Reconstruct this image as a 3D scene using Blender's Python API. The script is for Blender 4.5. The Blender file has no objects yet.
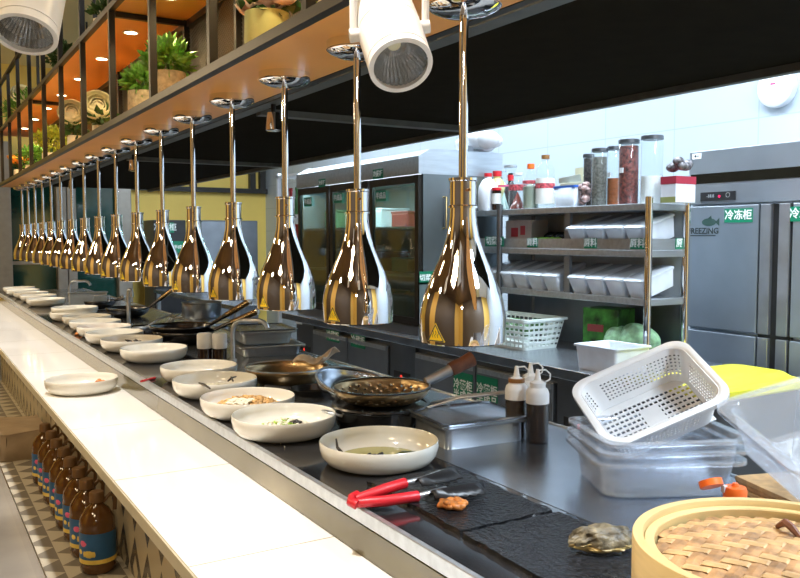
import bpy, bmesh, math, random
from mathutils import Vector, Matrix, Euler
R = math.radians
random.seed(7)
S = bpy.context.scene
COL = S.collection

# ------------------------------------------------------------ camera, world, exposure, large lights
F, YAW, PIT, CZ = 820.0, R(31.07), R(3.63), 1.42
cd = bpy.data.cameras.new('camera'); cam = bpy.data.objects.new('camera', cd); COL.objects.link(cam)
cd.sensor_width = 36; cd.lens = 36 * F / 800; cd.clip_start = .02
cam.location = (0, 0, CZ); cam.rotation_euler = (R(90) - PIT, 0, -YAW)
S.camera = cam
S.view_settings.view_transform = 'Standard'; S.view_settings.look = 'None'
S.view_settings.exposure = 0.0; S.view_settings.gamma = 1
w = bpy.data.worlds.new('world'); S.world = w; w.use_nodes = True
w.node_tree.nodes['Background'].inputs[0].default_value = (.55, .6, .7, 1)
w.node_tree.nodes['Background'].inputs[1].default_value = .12

def light(kind, loc, power, color, size=1, size_y=None, target=None, spot=None, blend=.5):
    d = bpy.data.lights.new('light', kind); o = bpy.data.objects.new('light', d); COL.objects.link(o)
    o.location = loc; d.energy = power; d.color = color
    if kind == 'AREA':
        d.shape = 'RECTANGLE'; d.size = size; d.size_y = size_y or size
    else:
        d.shadow_soft_size = size
    if kind == 'SPOT':
        d.spot_size = R(spot); d.spot_blend = blend
    if target is not None:
        o.rotation_euler = (Vector(target) - Vector(loc)).to_track_quat('-Z', 'Y').to_euler()
    return o
COOL, WARM = (.74, .87, 1.0), (1.0, .77, .47)
# kitchen ceiling panels (their fixtures are built with the ceiling)
KIT = [(2.75, .4), (2.75, 2.6), (2.75, 4.8), (2.75, 7.2), (1.8, -.75)]  # last panel is unseen, added to light the basket and near counter
for x, y in KIT:
    light('AREA', (x, y, 3.33), 84 if y > 0 else 190, COOL, .6, 1.5)
# ceiling spots of the dining side, over the white ledge
SPOTS = [(.22, -.2 + 1.1 * k) for k in range(8)]
for x, y in SPOTS:
    light('SPOT', (x, y, 3.22), 190 if y < 0 else 280, (1.0, .97, .93), .04, target=(x + .24, y + .05, .8), spot=36, blend=.8)
# bare points added to brighten the dining side and its ceiling
for y in (-1.4, 2.2, 6.2):
    light('POINT', (-1.1, y, 2.45), 26 if y < 0 else (36 if y < 4 else 60), (1, .93, .84) if y < 0 else WARM, .09)
DIN = [(-1.2, .6), (-1.2, 4.2), (-1.2, 7.8)]  # warm general fill added overhead on the dining side
for x, y in DIN:
    light('AREA', (x, y, 3.33), 30, WARM, .7, .7)

# ------------------------------------------------------------ ray helpers: where a sight line meets a known plane
FW = Vector((math.sin(YAW) * math.cos(PIT), math.cos(YAW) * math.cos(PIT), -math.sin(PIT)))
RT = Vector((math.cos(YAW), -math.sin(YAW), 0)); UP = RT.cross(FW)
def at(u, v, x=None, y=None, z=None):
    r = FW + RT * ((u - 400) / F) + UP * ((289 - v) / F); c = Vector((0, 0, CZ))
    t = x / r.x if x is not None else (y / r.y if y is not None else (z - CZ) / r.z)
    return c + r * t

# ------------------------------------------------------------ materials
def NM(name):
    m = bpy.data.materials.new(name); m.use_nodes = True
    nt = m.node_tree; return m, nt, nt.nodes['Principled BSDF']
def M(name, col, rough=.5, metal=0.0, var=.06, scale=14, bump=0.0, spec=None, emit=None, es=0, stretch=None, coat=0, sss=0):
    m, nt, b = NM(name)
    b.inputs['Roughness'].default_value = rough; b.inputs['Metallic'].default_value = metal
    if spec is not None: b.inputs['Specular IOR Level'].default_value = spec
    if coat: b.inputs['Coat Weight'].default_value = coat; b.inputs['Coat Roughness'].default_value = .05
    if sss: b.inputs['Subsurface Weight'].default_value = sss; b.inputs['Subsurface Radius'].default_value = (.01, .008, .005)
    tc = nt.nodes.new('ShaderNodeTexCoord'); n = nt.nodes.new('ShaderNodeTexNoise')
    n.inputs['Scale'].default_value = scale; n.inputs['Detail'].default_value = 4
    src = tc.outputs['Object']
    if stretch:
        mp = nt.nodes.new('ShaderNodeMapping'); mp.inputs['Scale'].default_value = stretch
        nt.links.new(src, mp.inputs[0]); src = mp.outputs[0]
    nt.links.new(src, n.inputs[0])
    r = nt.nodes.new('ShaderNodeValToRGB')
    lo = [max(0, c * (1 - var * 1.6)) for c in col]; hi = [min(1, c * (1 + var)) for c in col]
    r.color_ramp.elements[0].color = (*lo, 1); r.color_ramp.elements[0].position = .3
    r.color_ramp.elements[1].color = (*hi, 1); r.color_ramp.elements[1].position = .7
    nt.links.new(n.outputs[0], r.inputs[0]); nt.links.new(r.outputs[0], b.inputs['Base Color'])
    if bump:
        bp = nt.nodes.new('ShaderNodeBump'); bp.inputs['Strength'].default_value = bump; bp.inputs['Distance'].default_value = .01
        nt.links.new(n.outputs[0], bp.inputs['Height']); nt.links.new(bp.outputs[0], b.inputs['Normal'])
    if emit:
        b.inputs['Emission Color'].default_value = (*emit, 1); b.inputs['Emission Strength'].default_value = es
    return m
def clear(name, col=(.9, .95, 1), mixf=.35, rough=.08, dif=.25):
    """thin see-through plastic or glass: part transparent, part glossy, part milky"""
    m, nt, b = NM(name); nt.nodes.remove(b)
    out = nt.nodes['Material Output']
    tr = nt.nodes.new('ShaderNodeBsdfTransparent'); tr.inputs[0].default_value = (*col, 1)
    gl = nt.nodes.new('ShaderNodeBsdfGlossy'); gl.inputs[1].default_value = rough; gl.inputs[0].default_value = (.9, .9, .9, 1)
    df = nt.nodes.new('ShaderNodeBsdfDiffuse'); df.inputs[0].default_value = (*[min(1, c * .92) for c in col], 1)
    lw = nt.nodes.new('ShaderNodeLayerWeight'); lw.inputs[0].default_value = mixf
    m1 = nt.nodes.new('ShaderNodeMixShader'); m2 = nt.nodes.new('ShaderNodeMixShader')
    m1.inputs[0].default_value = dif
    nz = nt.nodes.new('ShaderNodeTexNoise'); nz.inputs['Scale'].default_value = 9
    tc = nt.nodes.new('ShaderNodeTexCoord'); nt.links.new(tc.outputs['Object'], nz.inputs[0])
    mm = nt.nodes.new('ShaderNodeMath'); mm.operation = 'MULTIPLY_ADD'; mm.inputs[1].default_value = dif * .6; mm.inputs[2].default_value = dif * .7
    nt.links.new(nz.outputs[0], mm.inputs[0]); nt.links.new(mm.outputs[0], m1.inputs[0])
    nt.links.new(tr.outputs[0], m1.inputs[1]); nt.links.new(df.outputs[0], m1.inputs[2])
    lw.inputs[0].default_value = .5
    pw_ = nt.nodes.new('ShaderNodeMath'); pw_.operation = 'POWER'; pw_.inputs[1].default_value = 3.5; nt.links.new(lw.outputs[1], pw_.inputs[0])
    ml = nt.nodes.new('ShaderNodeMath'); ml.operation = 'MULTIPLY_ADD'; ml.inputs[1].default_value = .55; ml.inputs[2].default_value = .03; nt.links.new(pw_.outputs[0], ml.inputs[0])
    nt.links.new(ml.outputs[0], m2.inputs[0]); nt.links.new(m1.outputs[0], m2.inputs[1]); nt.links.new(gl.outputs[0], m2.inputs[2])
    nt.links.new(m2.outputs[0], out.inputs[0]); return m

chrome = M('chrome', (.86, .86, .88), .035, 1, .02)
steel = M('brushed steel', (.56, .60, .64), .30, .8, .08, 6, stretch=(1, 8, 8))
steel_top = M('worn steel top', (.46, .50, .56), .26, .93, .16, 5, .05)
steel_dk = M('dark steel', (.20, .215, .235), .35, .9, .1, 5)
steel_mid = M('satin steel door', (.30, .325, .36), .38, .9, .08, 5)
fridge_steel = M('freezer steel', (.46, .51, .57), .36, .85, .07, 3)
blackglass = M('black glass', (.018, .018, .020), .08, 0, .3, 8, spec=.7)
slate = M('wet slate', (.014, .015, .018), .16, 0, .5, 110, .5, spec=.5)
ceramic = M('white glazed ceramic', (.78, .765, .69), .16, 0, .02, 5, coat=.4)
ledge_m = M('polished white stone', (.86, .85, .81), .12, 0, .02, 3)
olive = M('polished olive stone riser', (.185, .165, .10), .12, 0, .1, 4, spec=.6)
cream = M('cream edge', (.52, .47, .33), .3, 0, .06)
wood = M('orange stained plywood', (.95, .42, .10), .34, 0, .12, 3, .02, stretch=(1, .35, 1))
blackpaint = M('black painted steel', (.018, .016, .013), .38, .2, .15)
hoodm = M('black hood sheet', (.013, .011, .007), 1, 0, .1, spec=.03)
hoodg = M('grey hood flange', (.10, .105, .10), .45, .3, .15)
white_pl = M('white plastic', (.78, .80, .82), .35, 0, .03)
spotwhite = M('white lamp paint', (.82, .80, .76), .3, 0, .02)
blackpl = M('black plastic', (.02, .02, .022), .35, 0, .1)
red = M('red silicone', (.50, .012, .022), .38, 0, .06)
orange = M('orange plastic', (.90, .16, .02), .35, 0, .05)
yellowpl = M('yellow plastic lid', (.66, .62, .03), .4, 0, .04)
bamboo = M('pale bamboo', (.55, .395, .17), .42, 0, .10, 10, .05, stretch=(1, 1, 8))
strip_m = M('woven bamboo strip', (.34, .185, .075), .5, 0, .4, 45, .1)
strip_m2 = M('pale woven bamboo strip', (.43, .265, .115), .5, 0, .22, 45, .1)
green_lb = M('green label', (.0, .20, .10), .5, 0, .03)
white_ink = M('white ink', (.85, .9, .88), .5, 0, .01)
dark_ink = M('dark ink', (.03, .04, .04), .5, 0, .02)
yellow_st = M('warning yellow', (.90, .62, .02), .4, 0, .02)
wall_y = M('yellow wall paint', (.86, .62, .14), .6, 0, .04, 2)
ceil_m = M('cream ceiling paint', (.84, .74, .40), .7, 0, .03, 2)
kceil_m = M('white kitchen ceiling', (.75, .77, .8), .6, 0, .03, 2)
floor_m = M('grey concrete floor', (.25, .235, .215), .28, 0, .15, 2.5)
leaf = M('green leaves', (.13, .34, .04), .45, 0, .35, 30)
leaf_d = M('dark green leaves', (.03, .10, .02), .45, 0, .35, 30)
leaf_y = M('yellow green leaves', (.38, .46, .04), .45, 0, .3, 30)
petal_w = M('cream petals', (.92, .89, .64), .55, 0, .08, 20)
petal_p = M('pale pink petals', (.85, .66, .56), .55, 0, .1, 20)
petal_o = M('orange petals', (.85, .33, .03), .55, 0, .2, 40)
petal_y = M('yellow petals', (.85, .72, .08), .55, 0, .12, 20)
sack = M('hessian pot wrap', (.50, .43, .29), .8, 0, .2, 60, .3)
potyel = M('mustard glazed pot', (.46, .50, .20), .5, 0, .12, 12)
potwhite = M('off white pot', (.72, .68, .55), .5, 0, .05)
clearpc = clear('clear polycarbonate', (.95, .97, 1), .33, .06, .16)
clearpc2 = clear('hazy polycarbonate', (.93, .96, 1), .33, .12, .15)
glass = clear('jar glass', (.95, .98, .98), .33, .04, .03)
tinted = clear('fridge door glass', (.58, .70, .65), .30, .05, .04)
boxpl = clear('milky storage box', (.86, .92, 1), .2, .2, .75)
oilm = M('amber oil bottle', (.10, .04, .007), .12, 0, .2, 10, coat=.5)
cap_br = M('brown bottle cap', (.26, .115, .03), .4)
blue_lb = M('blue paper label', (.02, .11, .27), .4, 0, .1)
yel_lb = M('yellow print', (.85, .62, .12), .4, 0, .2)
pink_lb = M('pink print', (.75, .12, .25), .4)
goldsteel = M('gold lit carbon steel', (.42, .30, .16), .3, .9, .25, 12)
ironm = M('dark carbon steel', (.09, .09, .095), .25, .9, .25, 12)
woodh = M('brown wooden handle', (.17, .06, .028), .55, 0, .25, 30)
cardboard = M('kraft paper', (.36, .27, .17), .8, 0, .12, 10)
sauce_dk = M('dark soy sauce', (.02, .009, .006), .15)

def nodes_math(nt, op, a, b=None):
    n = nt.nodes.new('ShaderNodeMath'); n.operation = op
    for i, v in enumerate((a, b)):
        if v is None: continue
        if isinstance(v, (int, float)): n.inputs[i].default_value = v
        else: nt.links.new(v, n.inputs[i])
    return n.outputs[0]
def pattern(name, kind, c1, c2, sx, sy, ax='YZ', rough=.25):
    m, nt, b = NM(name); tc = nt.nodes.new('ShaderNodeTexCoord'); sp = nt.nodes.new('ShaderNodeSeparateXYZ')
    nt.links.new(tc.outputs['Object'], sp.inputs[0]); g = {'X': 0, 'Y': 1, 'Z': 2}
    u = nodes_math(nt, 'MULTIPLY', sp.outputs[g[ax[0]]], sx); v = nodes_math(nt, 'MULTIPLY', sp.outputs[g[ax[1]]], sy)
    fu = nodes_math(nt, 'FRACT', u); fv = nodes_math(nt, 'FRACT', v)
    au = nodes_math(nt, 'ABSOLUTE', nodes_math(nt, 'SUBTRACT', fu, .5)); av = nodes_math(nt, 'ABSOLUTE', nodes_math(nt, 'SUBTRACT', fv, .5))
    if kind == 'diamond':
        d = nodes_math(nt, 'ADD', au, av)                      # 0 in the middle, 1 at corners
        k = nodes_math(nt, 'LESS_THAN', nodes_math(nt, 'ABSOLUTE', nodes_math(nt, 'SUBTRACT', d, .34)), .13)
    elif kind == 'band':
        k = nodes_math(nt, 'LESS_THAN', nodes_math(nt, 'FRACT', nodes_math(nt, 'ADD', u, v)), .30)
    else:
        k = nodes_math(nt, 'LESS_THAN', nodes_math(nt, 'MULTIPLY', au, 2.0), fv)
    mx = nt.nodes.new('ShaderNodeMix'); mx.data_type = 'RGBA'
    mx.inputs[6].default_value = (*c1, 1); mx.inputs[7].default_value = (*c2, 1)
    nt.links.new(k, mx.inputs[0]); nt.links.new(mx.outputs[2], b.inputs['Base Color']); b.inputs['Roughness'].default_value = rough
    return m
wall_w = pattern('amber and dark bands for reflections', 'band', (.09, .06, .035), (.75, .46, .10), .16, .16, 'YX', .5)  # bands invented on unseen walls, to be mirrored in the chrome bells
diam = pattern('diamond tiles', 'diamond', (.50, .43, .30), (.12, .10, .08), 5.2, 3.6)
tria = pattern('triangle tiles', 'tri', (.50, .46, .37), (.20, .18, .15), 6.5, 10, 'YX')
def tiles(name, col, mortar, sx, sy, ax, rough=.2, gap=.004):
    m, nt, b = NM(name); tc = nt.nodes.new('ShaderNodeTexCoord'); sp = nt.nodes.new('ShaderNodeSeparateXYZ'); cb = nt.nodes.new('ShaderNodeCombineXYZ')
    nt.links.new(tc.outputs['Object'], sp.inputs[0]); g = {'X': 0, 'Y': 1, 'Z': 2}
    nt.links.new(sp.outputs[g[ax[0]]], cb.inputs[0]); nt.links.new(sp.outputs[g[ax[1]]], cb.inputs[1])
    br = nt.nodes.new('ShaderNodeTexBrick'); br.offset = 0; br.inputs['Scale'].default_value = 1
    br.inputs['Brick Width'].default_value = sx; br.inputs['Row Height'].default_value = sy; br.inputs['Mortar Size'].default_value = gap
    br.inputs['Mortar Smooth'].default_value = .2
    br.inputs['Color1'].default_value = (*col, 1); br.inputs['Color2'].default_value = (*[c * .985 for c in col], 1); br.inputs['Mortar'].default_value = (*mortar, 1)
    nt.links.new(cb.outputs[0], br.inputs[0]); nt.links.new(br.outputs[0], b.inputs['Base Color']); b.inputs['Roughness'].default_value = rough
    return m
walltile = tiles('white wall tiles', (.50, .57, .63), (.40, .46, .52), .6, .3, 'YZ')
ledgetile = tiles('white ledge slabs', (.88, .87, .84), (.42, .38, .29), .60, 2.0, 'YX', .10, .0022)

# ------------------------------------------------------------ mesh helpers
def T(loc=(0, 0, 0), rot=(0, 0, 0)): return Matrix.Translation(loc) @ Euler(rot).to_matrix().to_4x4()
class MB:
    def __init__(s): s.b = bmesh.new()
    def face(s, pts):
        try: s.b.faces.new([s.b.verts.new(p) for p in pts])
        except ValueError: pass
        return s
    def box(s, x0, x1, y0, y1, z0, z1, bev=0, m=None):
        b2 = bmesh.new(); bmesh.ops.create_cube(b2, size=1)
        bmesh.ops.scale(b2, vec=(x1 - x0, y1 - y0, z1 - z0), verts=b2.verts)
        bmesh.ops.translate(b2, vec=((x0 + x1) / 2, (y0 + y1) / 2, (z0 + z1) / 2), verts=b2.verts)
        if bev: bmesh.ops.bevel(b2, geom=b2.edges[:], offset=bev, segments=2, affect='EDGES', profile=.5)
        s.add(b2, m); return s
    def add(s, b2, m=None):
        if m is not None: bmesh.ops.transform(b2, matrix=m, verts=b2.verts)
        me = bpy.data.meshes.new('t'); b2.to_mesh(me); b2.free(); s.b.from_mesh(me); bpy.data.meshes.remove(me)
    def lathe(s, prof, n=24, m=None, sx=1, sy=1):
        b2 = bmesh.new(); rings = []
        for r, z in prof:
            if r < 1e-5: rings.append([b2.verts.new((0, 0, z))])
            else: rings.append([b2.verts.new((sx * r * math.cos(2 * math.pi * i / n), sy * r * math.sin(2 * math.pi * i / n), z)) for i in range(n)])
        for a, c in zip(rings, rings[1:]):
            for i in range(n):
                j = (i + 1) % n
                q = [a[i % len(a)], a[j % len(a)], c[j % len(c)], c[i % len(c)]]
                q2 = []
                for v in q:
                    if v not in q2: q2.append(v)
                if len(q2) > 2: b2.faces.new(q2)
        bmesh.ops.recalc_face_normals(b2, faces=b2.faces); s.add(b2, m); return s
    def cyl(s, p0, p1, r, n=12, r2=None):
        p0, p1 = Vector(p0), Vector(p1); d = p1 - p0; L = d.length; r2 = r if r2 is None else r2
        m = Matrix.Translation(p0) @ d.to_track_quat('Z', 'Y').to_matrix().to_4x4()
        return s.lathe([(0, 0), (r, 0), (r2, L), (0, L)], n, m)
    def tube(s, pts, r, n=8):
        pts = [Vector(p) for p in pts]; b2 = bmesh.new(); rings = []
        rr = r if isinstance(r, (list, tuple)) else [r] * len(pts)
        up = Vector((0, 0, 1))
        for k, p in enumerate(pts):
            d = (pts[min(k + 1, len(pts) - 1)] - pts[max(k - 1, 0)]).normalized()
            if abs(d.dot(up)) > .98: up = Vector((1, 0, 0)) if abs(d.x) < .9 else Vector((0, 1, 0))
            a = d.cross(up).normalized(); c = d.cross(a); up = -c if c.dot(up) < 0 else c
            a = d.cross(up).normalized(); c = a.cross(d)
            rings.append([b2.verts.new(p + (a * math.cos(t) + c * math.sin(t)) * rr[k]) for t in [2 * math.pi * i / n for i in range(n)]])
        for a, c in zip(rings, rings[1:]):
            for i in range(n): b2.faces.new([a[i], a[(i + 1) % n], c[(i + 1) % n], c[i]])
        b2.faces.new(rings[0]); b2.faces.new(rings[-1][::-1]); bmesh.ops.recalc_face_normals(b2, faces=b2.faces)
        s.add(b2); return s
    def sph(s, c, r, sx=1, sy=1, sz=1, n=12, m=None):
        b2 = bmesh.new(); bmesh.ops.create_uvsphere(b2, u_segments=n, v_segments=max(6, n // 2), radius=r)
        bmesh.ops.scale(b2, vec=(sx, sy, sz), verts=b2.verts); bmesh.ops.translate(b2, vec=c, verts=b2.verts); s.add(b2, m); return s
    def rr(s, secs, rad=.03, seg=6, cap0=True, cap1=False, dense=None, hole=None):
        """loft of rounded rectangles: secs = [(half_x, half_y, z), ...]"""
        def loop(hx, hy, z):
            r = min(rad, hx * .98, hy * .98); pts = []
            for cx, cy, a0 in ((hx - r, hy - r, 0), (-hx + r, hy - r, 90), (-hx + r, -hy + r, 180), (hx - r, -hy + r, 270)):
                for i in range(seg + 1):
                    a = R(a0 + 90 * i / seg); pts.append(Vector((cx + r * math.cos(a), cy + r * math.sin(a), z)))
            if dense:
                n = len(pts); out = []; L = [0]
                for i in range(n): L.append(L[-1] + (pts[(i + 1) % n] - pts[i]).length)
                i = 0
                for k in range(dense):
                    t = L[-1] * k / dense
                    while L[i + 1] < t: i += 1
                    f = (t - L[i]) / max(1e-9, L[i + 1] - L[i]); out.append(pts[i].lerp(pts[(i + 1) % n], f))
                pts = out
            return pts
        rings = [[s.b.verts.new(p) for p in loop(*q)] for q in secs]; n = len(rings[0])
        for k, (a, c) in enumerate(zip(rings, rings[1:])):
            for i in range(n):
                if hole and hole(k, i, n): continue
                s.b.faces.new([a[i], a[(i + 1) % n], c[(i + 1) % n], c[i]])
        if cap0: s.b.faces.new(rings[0][::-1])
        if cap1: s.b.faces.new(rings[-1])
        return s
    def build(s, name, mat, parent=None, loc=(0, 0, 0), rot=(0, 0, 0), smooth=None, solid=0, sub=0):
        me = bpy.data.meshes.new(name)
        bmesh.ops.remove_doubles(s.b, verts=s.b.verts, dist=1e-6)
        s.b.to_mesh(me); s.b.free()
        me.materials.append(mat)
        o = bpy.data.objects.new(name, me); COL.objects.link(o); o.location = loc; o.rotation_euler = rot
        if parent: o.parent = parent
        if smooth:
            for p in me.polygons: p.use_smooth = True
            me.update()
            try: me.set_sharp_from_angle(angle=R(smooth))
            except Exception: pass
        if sub:
            q = o.modifiers.new('sub', 'SUBSURF'); q.levels = q.render_levels = sub
        if solid:
            q = o.modifiers.new('solid', 'SOLIDIFY'); q.thickness = solid; q.offset = 0
        return o
def tag(o, label, cat, group=None):
    o['label'] = label; o['category'] = cat
    if group: o['group'] = group
    return o
def root(name, label, cat, loc, rot=(0, 0, 0), group=None):
    o = bpy.data.objects.new(name, None); COL.objects.link(o); o.location = loc; o.rotation_euler = rot
    o.empty_display_size = .05
    return tag(o, label, cat, group)
def copytree(o, parent=None):
    c = o.copy(); COL.objects.link(c); c.parent = parent
    for ch in list(o.children): copytree(ch, c)
    return c
def dup(o, loc, label, rz=None, group=None):
    c = copytree(o); c.location = loc; c['label'] = label
    if rz is not None: c.rotation_euler = (0, 0, rz)
    if group: c['group'] = group
    return c
def struct(mb, name, mat, **k):
    o = mb.build(name, mat, **k); o['kind'] = 'structure'; return o
TXT = {}
def text(s, size, mat, parent, loc, rot, name='lettering', bold=0.0, sx=1):
    key = (s, size, mat.name, bold)
    if key not in TXT:
        c = bpy.data.curves.new('t', 'FONT'); c.body = s; c.size = size; c.align_x = 'CENTER'; c.align_y = 'CENTER'
        c.extrude = .0004; c.offset = bold; c.resolution_u = 2
        o = bpy.data.objects.new('t', c); COL.objects.link(o); bpy.context.view_layer.update()
        me = bpy.data.meshes.new_from_object(o.evaluated_get(bpy.context.evaluated_depsgraph_get()))
        bpy.data.objects.remove(o); me.materials.clear(); me.materials.append(mat); TXT[key] = me
    o = bpy.data.objects.new(name, TXT[key]); COL.objects.link(o); o.parent = parent; o.location = loc; o.rotation_euler = rot
    o.scale = (sx, 1, 1); return o
FX = (R(90), 0, R(-90))      # facing -X
FY = (R(90), 0, 0)           # facing -Y
def sign(parent, loc, w_, h_, s, size, rot=FX, bg=green_lb, ink=white_ink, name='label', bold=.001, sx=1, t=.0015):
    o = MB().box(-w_ / 2, w_ / 2, -h_ / 2, h_ / 2, 0, t).build(name, bg, parent, loc, rot)
    if s: text(s, size, ink, o, (0, 0, t + .0006), (0, 0, 0), bold=bold, sx=sx)
    return o

# ============================================================ THE SETTING
CT, LT = .927, .84                      # heights of serving counter and ledge
struct(MB().box(-3, 4.3, -2.6, 10.6, -.1, 0), 'floor', floor_m)
struct(MB().box(4.2, 4.3, -2.6, 10.6, 0, 3.4), 'wall_right', walltile)
struct(MB().box(-3, 4.2, 10.5, 10.6, 0, 3.4), 'wall_back', wall_y)
struct(MB().box(-3.1, -3, -2.6, 10.6, 0, 3.4), 'wall_left', wall_w)
struct(MB().box(-3, 4.2, -2.7, -2.6, 0, 3.4), 'wall_front', wall_w)
struct(MB().box(.7, 2.2, -2.6, 10.6, 3.4, 3.5), 'ceiling', ceil_m)
struct(MB().box(-3, .7, -2.6, 10.6, 3.4, 3.5), 'ceiling', M('dark wood ceiling', (.10, .055, .025), .4, 0, .3, 3, stretch=(4, .5, 1)))
struct(MB().box(2.2, 4.3, -2.6, 10.6, 3.4, 3.5), 'ceiling', kceil_m)
# tiled plinth under the ledge and its steel edge
struct(MB().box(.43, .74, -1.2, 8.3, 0, .1), 'trim_1', tria)
struct(MB().box(.424, .43, -1.2, 8.3, 0, .1, 0), 'trim_2', chrome)
# dark green glass wall and its pillars at the far end
gg = M('dark green glass', (.008, .045, .035), .08, 0, .2, 2, spec=.8)
al = M('grey aluminium pillar', (.34, .32, .28), .35, .3, .06)
for i, (a, b_) in enumerate(((11, 56), (76, 117))):
    x0, x1 = at(a, 200, y=10.4).x, at(b_, 200, y=10.4).x
    wn = struct(MB().box(x0, x1, 10.42, 10.45, .1, 2.35), 'window_%d' % (i + 1), gg)
    MB().box(x0, x1, 10.40, 10.42, 1.10, 1.14).build('window_frame', al, wn)
for i, (a, b_) in enumerate(((-30, 11), (56, 66), (67, 76), (117, 131))):
    x0, x1 = at(a, 200, y=10.3).x, at(b_, 200, y=10.3).x
    struct(MB().box(x0, x1, 10.3 - .02 * (i % 2), 10.46, 0, 2.5, .01), 'trim_%d' % (i + 3), al)
tb = MB(); X0, X1 = at(131, 190, y=10.4).x, 4.19
tb.box(X0, X1, 10.4, 10.47, 2.0, 2.06)
for u in (147, 177, 194, 253, 263):
    x = at(u, 180, y=10.4).x; tb.box(x - .04, x + .04, 10.4, 10.47, 2.06, 2.6)
tb.box(X0, X1, 10.4, 10.47, 2.5, 2.6)
struct(tb, 'trim_7', blackpaint)
# ceiling lamps
def panel_light(x, y, sx, sy, label, em, col, grp):
    t = root('ceiling_light', label, 'ceiling light', (x, y, 3.34), group=grp)
    MB().box(-sx / 2 - .03, sx / 2 + .03, -sy / 2 - .03, sy / 2 + .03, .01, .06).build('frame', white_pl, t)
    MB().box(-sx / 2, sx / 2, -sy / 2, sy / 2, 0, .01).build('diffuser', M('diffuser', (.9, .9, .9), .5, emit=col, es=em), t)
    return t

# ============================================================ SERVING COUNTER
X0, X1, Y0, Y1 = .69, 1.45, -1.0, 8.3
t = root('serving_counter', 'long steel serving counter topped with black glass and lined with bowls', 'counter', (0, 0, 0))
MB().box(.74, 1.42, Y0 + .05, Y1 - .05, 0, .88).build('body', steel_dk, t)
MB().box(X0 + .012, 1.0, Y0, Y1, CT - .03, CT).build('black_glass_top', blackglass, t)
MB().box(1.0005, X1, Y0, Y1, CT - .03, CT, .003).build('steel_top', steel_top, t)
MB().box(X0, X0 + .0115, Y0, Y1, CT - .025, CT + .002, .002).build('steel_edge', steel, t)
MB().box(X0 + .005, X0 + .03, Y0, Y1, LT + .0005, CT - .031).build('riser', olive, t)
MB().box(.72, .739, Y0, Y1, .1005, LT - .03).build('tiled_front_panel', diam, t)
MB().box(1.445, 1.4535, Y0, Y1, CT - .05, CT + .004, .002).build('rear_edge', steel, t)
t = root('serving_ledge', 'long white polished ledge along the front of the serving counter', 'ledge', (.407, -1, LT))
MB().box(0, .2875, 0, 9.3, -.026, 0, .001).build('slab', ledgetile, t, (0, 0, 0))
MB().box(-.0035, .0, 0, 9.3, -.027, -.0005).build('edge_strip', cream, t)

# ============================================================ HOOD
t = root('kitchen_hood', 'wide black hood hanging between the shelf and the kitchen', 'hood', (0, 0, 1.895))
MB().box(1.17, 2.15, .66, 8.6, .012, .85).build('casing', hoodm, t)
MB().box(1.118, 1.17, .66, 8.6, 0, .85).build('front_flange', hoodg, t)
MB().box(2.15, 2.18, .66, 8.6, -.012, .85).build('rear_flange', hoodg, t)
for u, v in ((467, 130), (278, 167)):
    p = at(u, v, x=2.15); MB().box(1.17, 2.15, p.y - .03, p.y + .02, -.012, .012).build('cross_bar', hoodg, t)
for k in range(4):
    MB().cyl((1.5, .9 + 2.4 * k, .85), (1.5, .9 + 2.4 * k, 3.4 - 1.895), .01).build('hanger', blackpaint, t)

# ============================================================ HANGING SHELF
SX0, SX1, SY0, SY1 = .761, 1.092, -1.0, 8.6
Z1, Z2, Z3 = 1.89, 2.37, 2.77
t = shelf = root('hanging_shelf', 'long black steel frame shelf with orange wooden boards hanging above the counter', 'shelf', (0, 0, Z1))
MB().box(SX0 + .026, SX1 - .024, SY0, SY1, 0, .018).build('board', wood, t)
MB().box(SX0 + .026, SX1 - .001, SY0, SY1, Z2 - Z1, Z2 - Z1 + .018).build('board', wood, t)
for x, z, n in ((SX0, 0, 'rail'), (SX0, Z2 - Z1, 'rail'), (SX0, Z3 - Z1, 'rail'), (SX1 - .0235, 0, 'rail'), (SX1 - .001, Z2 - Z1 - .026, 'rail'), (SX1 - .001, Z3 - Z1, 'rail')):
    MB().box(x, x + .0255, SY0, SY1, z - .002, z + .024, .001).build(n, blackpaint, t)
pm = MB().box(-.0125, .0125, -.0125, .0125, 0, Z3 - Z1, .001).build('post', blackpaint, t, (SX0 + .013, 2.985, 0))
pm2 = MB().box(-.0125, .0125, -.0125, .0125, 0, 3.4 - Z1, .001).build('post', blackpaint, t, (SX0 + .013, 1.673, 0))
bm = MB()                                             # expanded metal lattice for one bay
pw, ph = .62, Z2 - Z1 - .03
for k in range(-34, 36):
    for sgn in (1, -1):
        # line  y = k*d + sgn*z*slope
        d_, sl = .018, 1.1
        a = k * d_ if sgn == 1 else k * d_ + pw * .0
        z0_, z1_ = 0.0, ph
        y0_, y1_ = a + sgn * sl * z0_, a + sgn * sl * z1_
        lo, hi = 0, pw
        def cl(yy): return min(max(yy, lo), hi)
        if (y0_ < lo and y1_ < lo) or (y0_ > hi and y1_ > hi): continue
        za = (cl(y0_) - a) / (sgn * sl); zb = (cl(y1_) - a) / (sgn * sl)
        if abs(zb - za) < .004: continue
        bm.tube([(0, cl(y0_), za), (0, cl(y1_), zb)], .0017, 3)
mesh0 = bm.build('mesh_panel', M('mesh metal', (.10, .085, .05), .35, .7, .1), t, (SX1 + .008, 2.985 + .018, .026))
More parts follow.
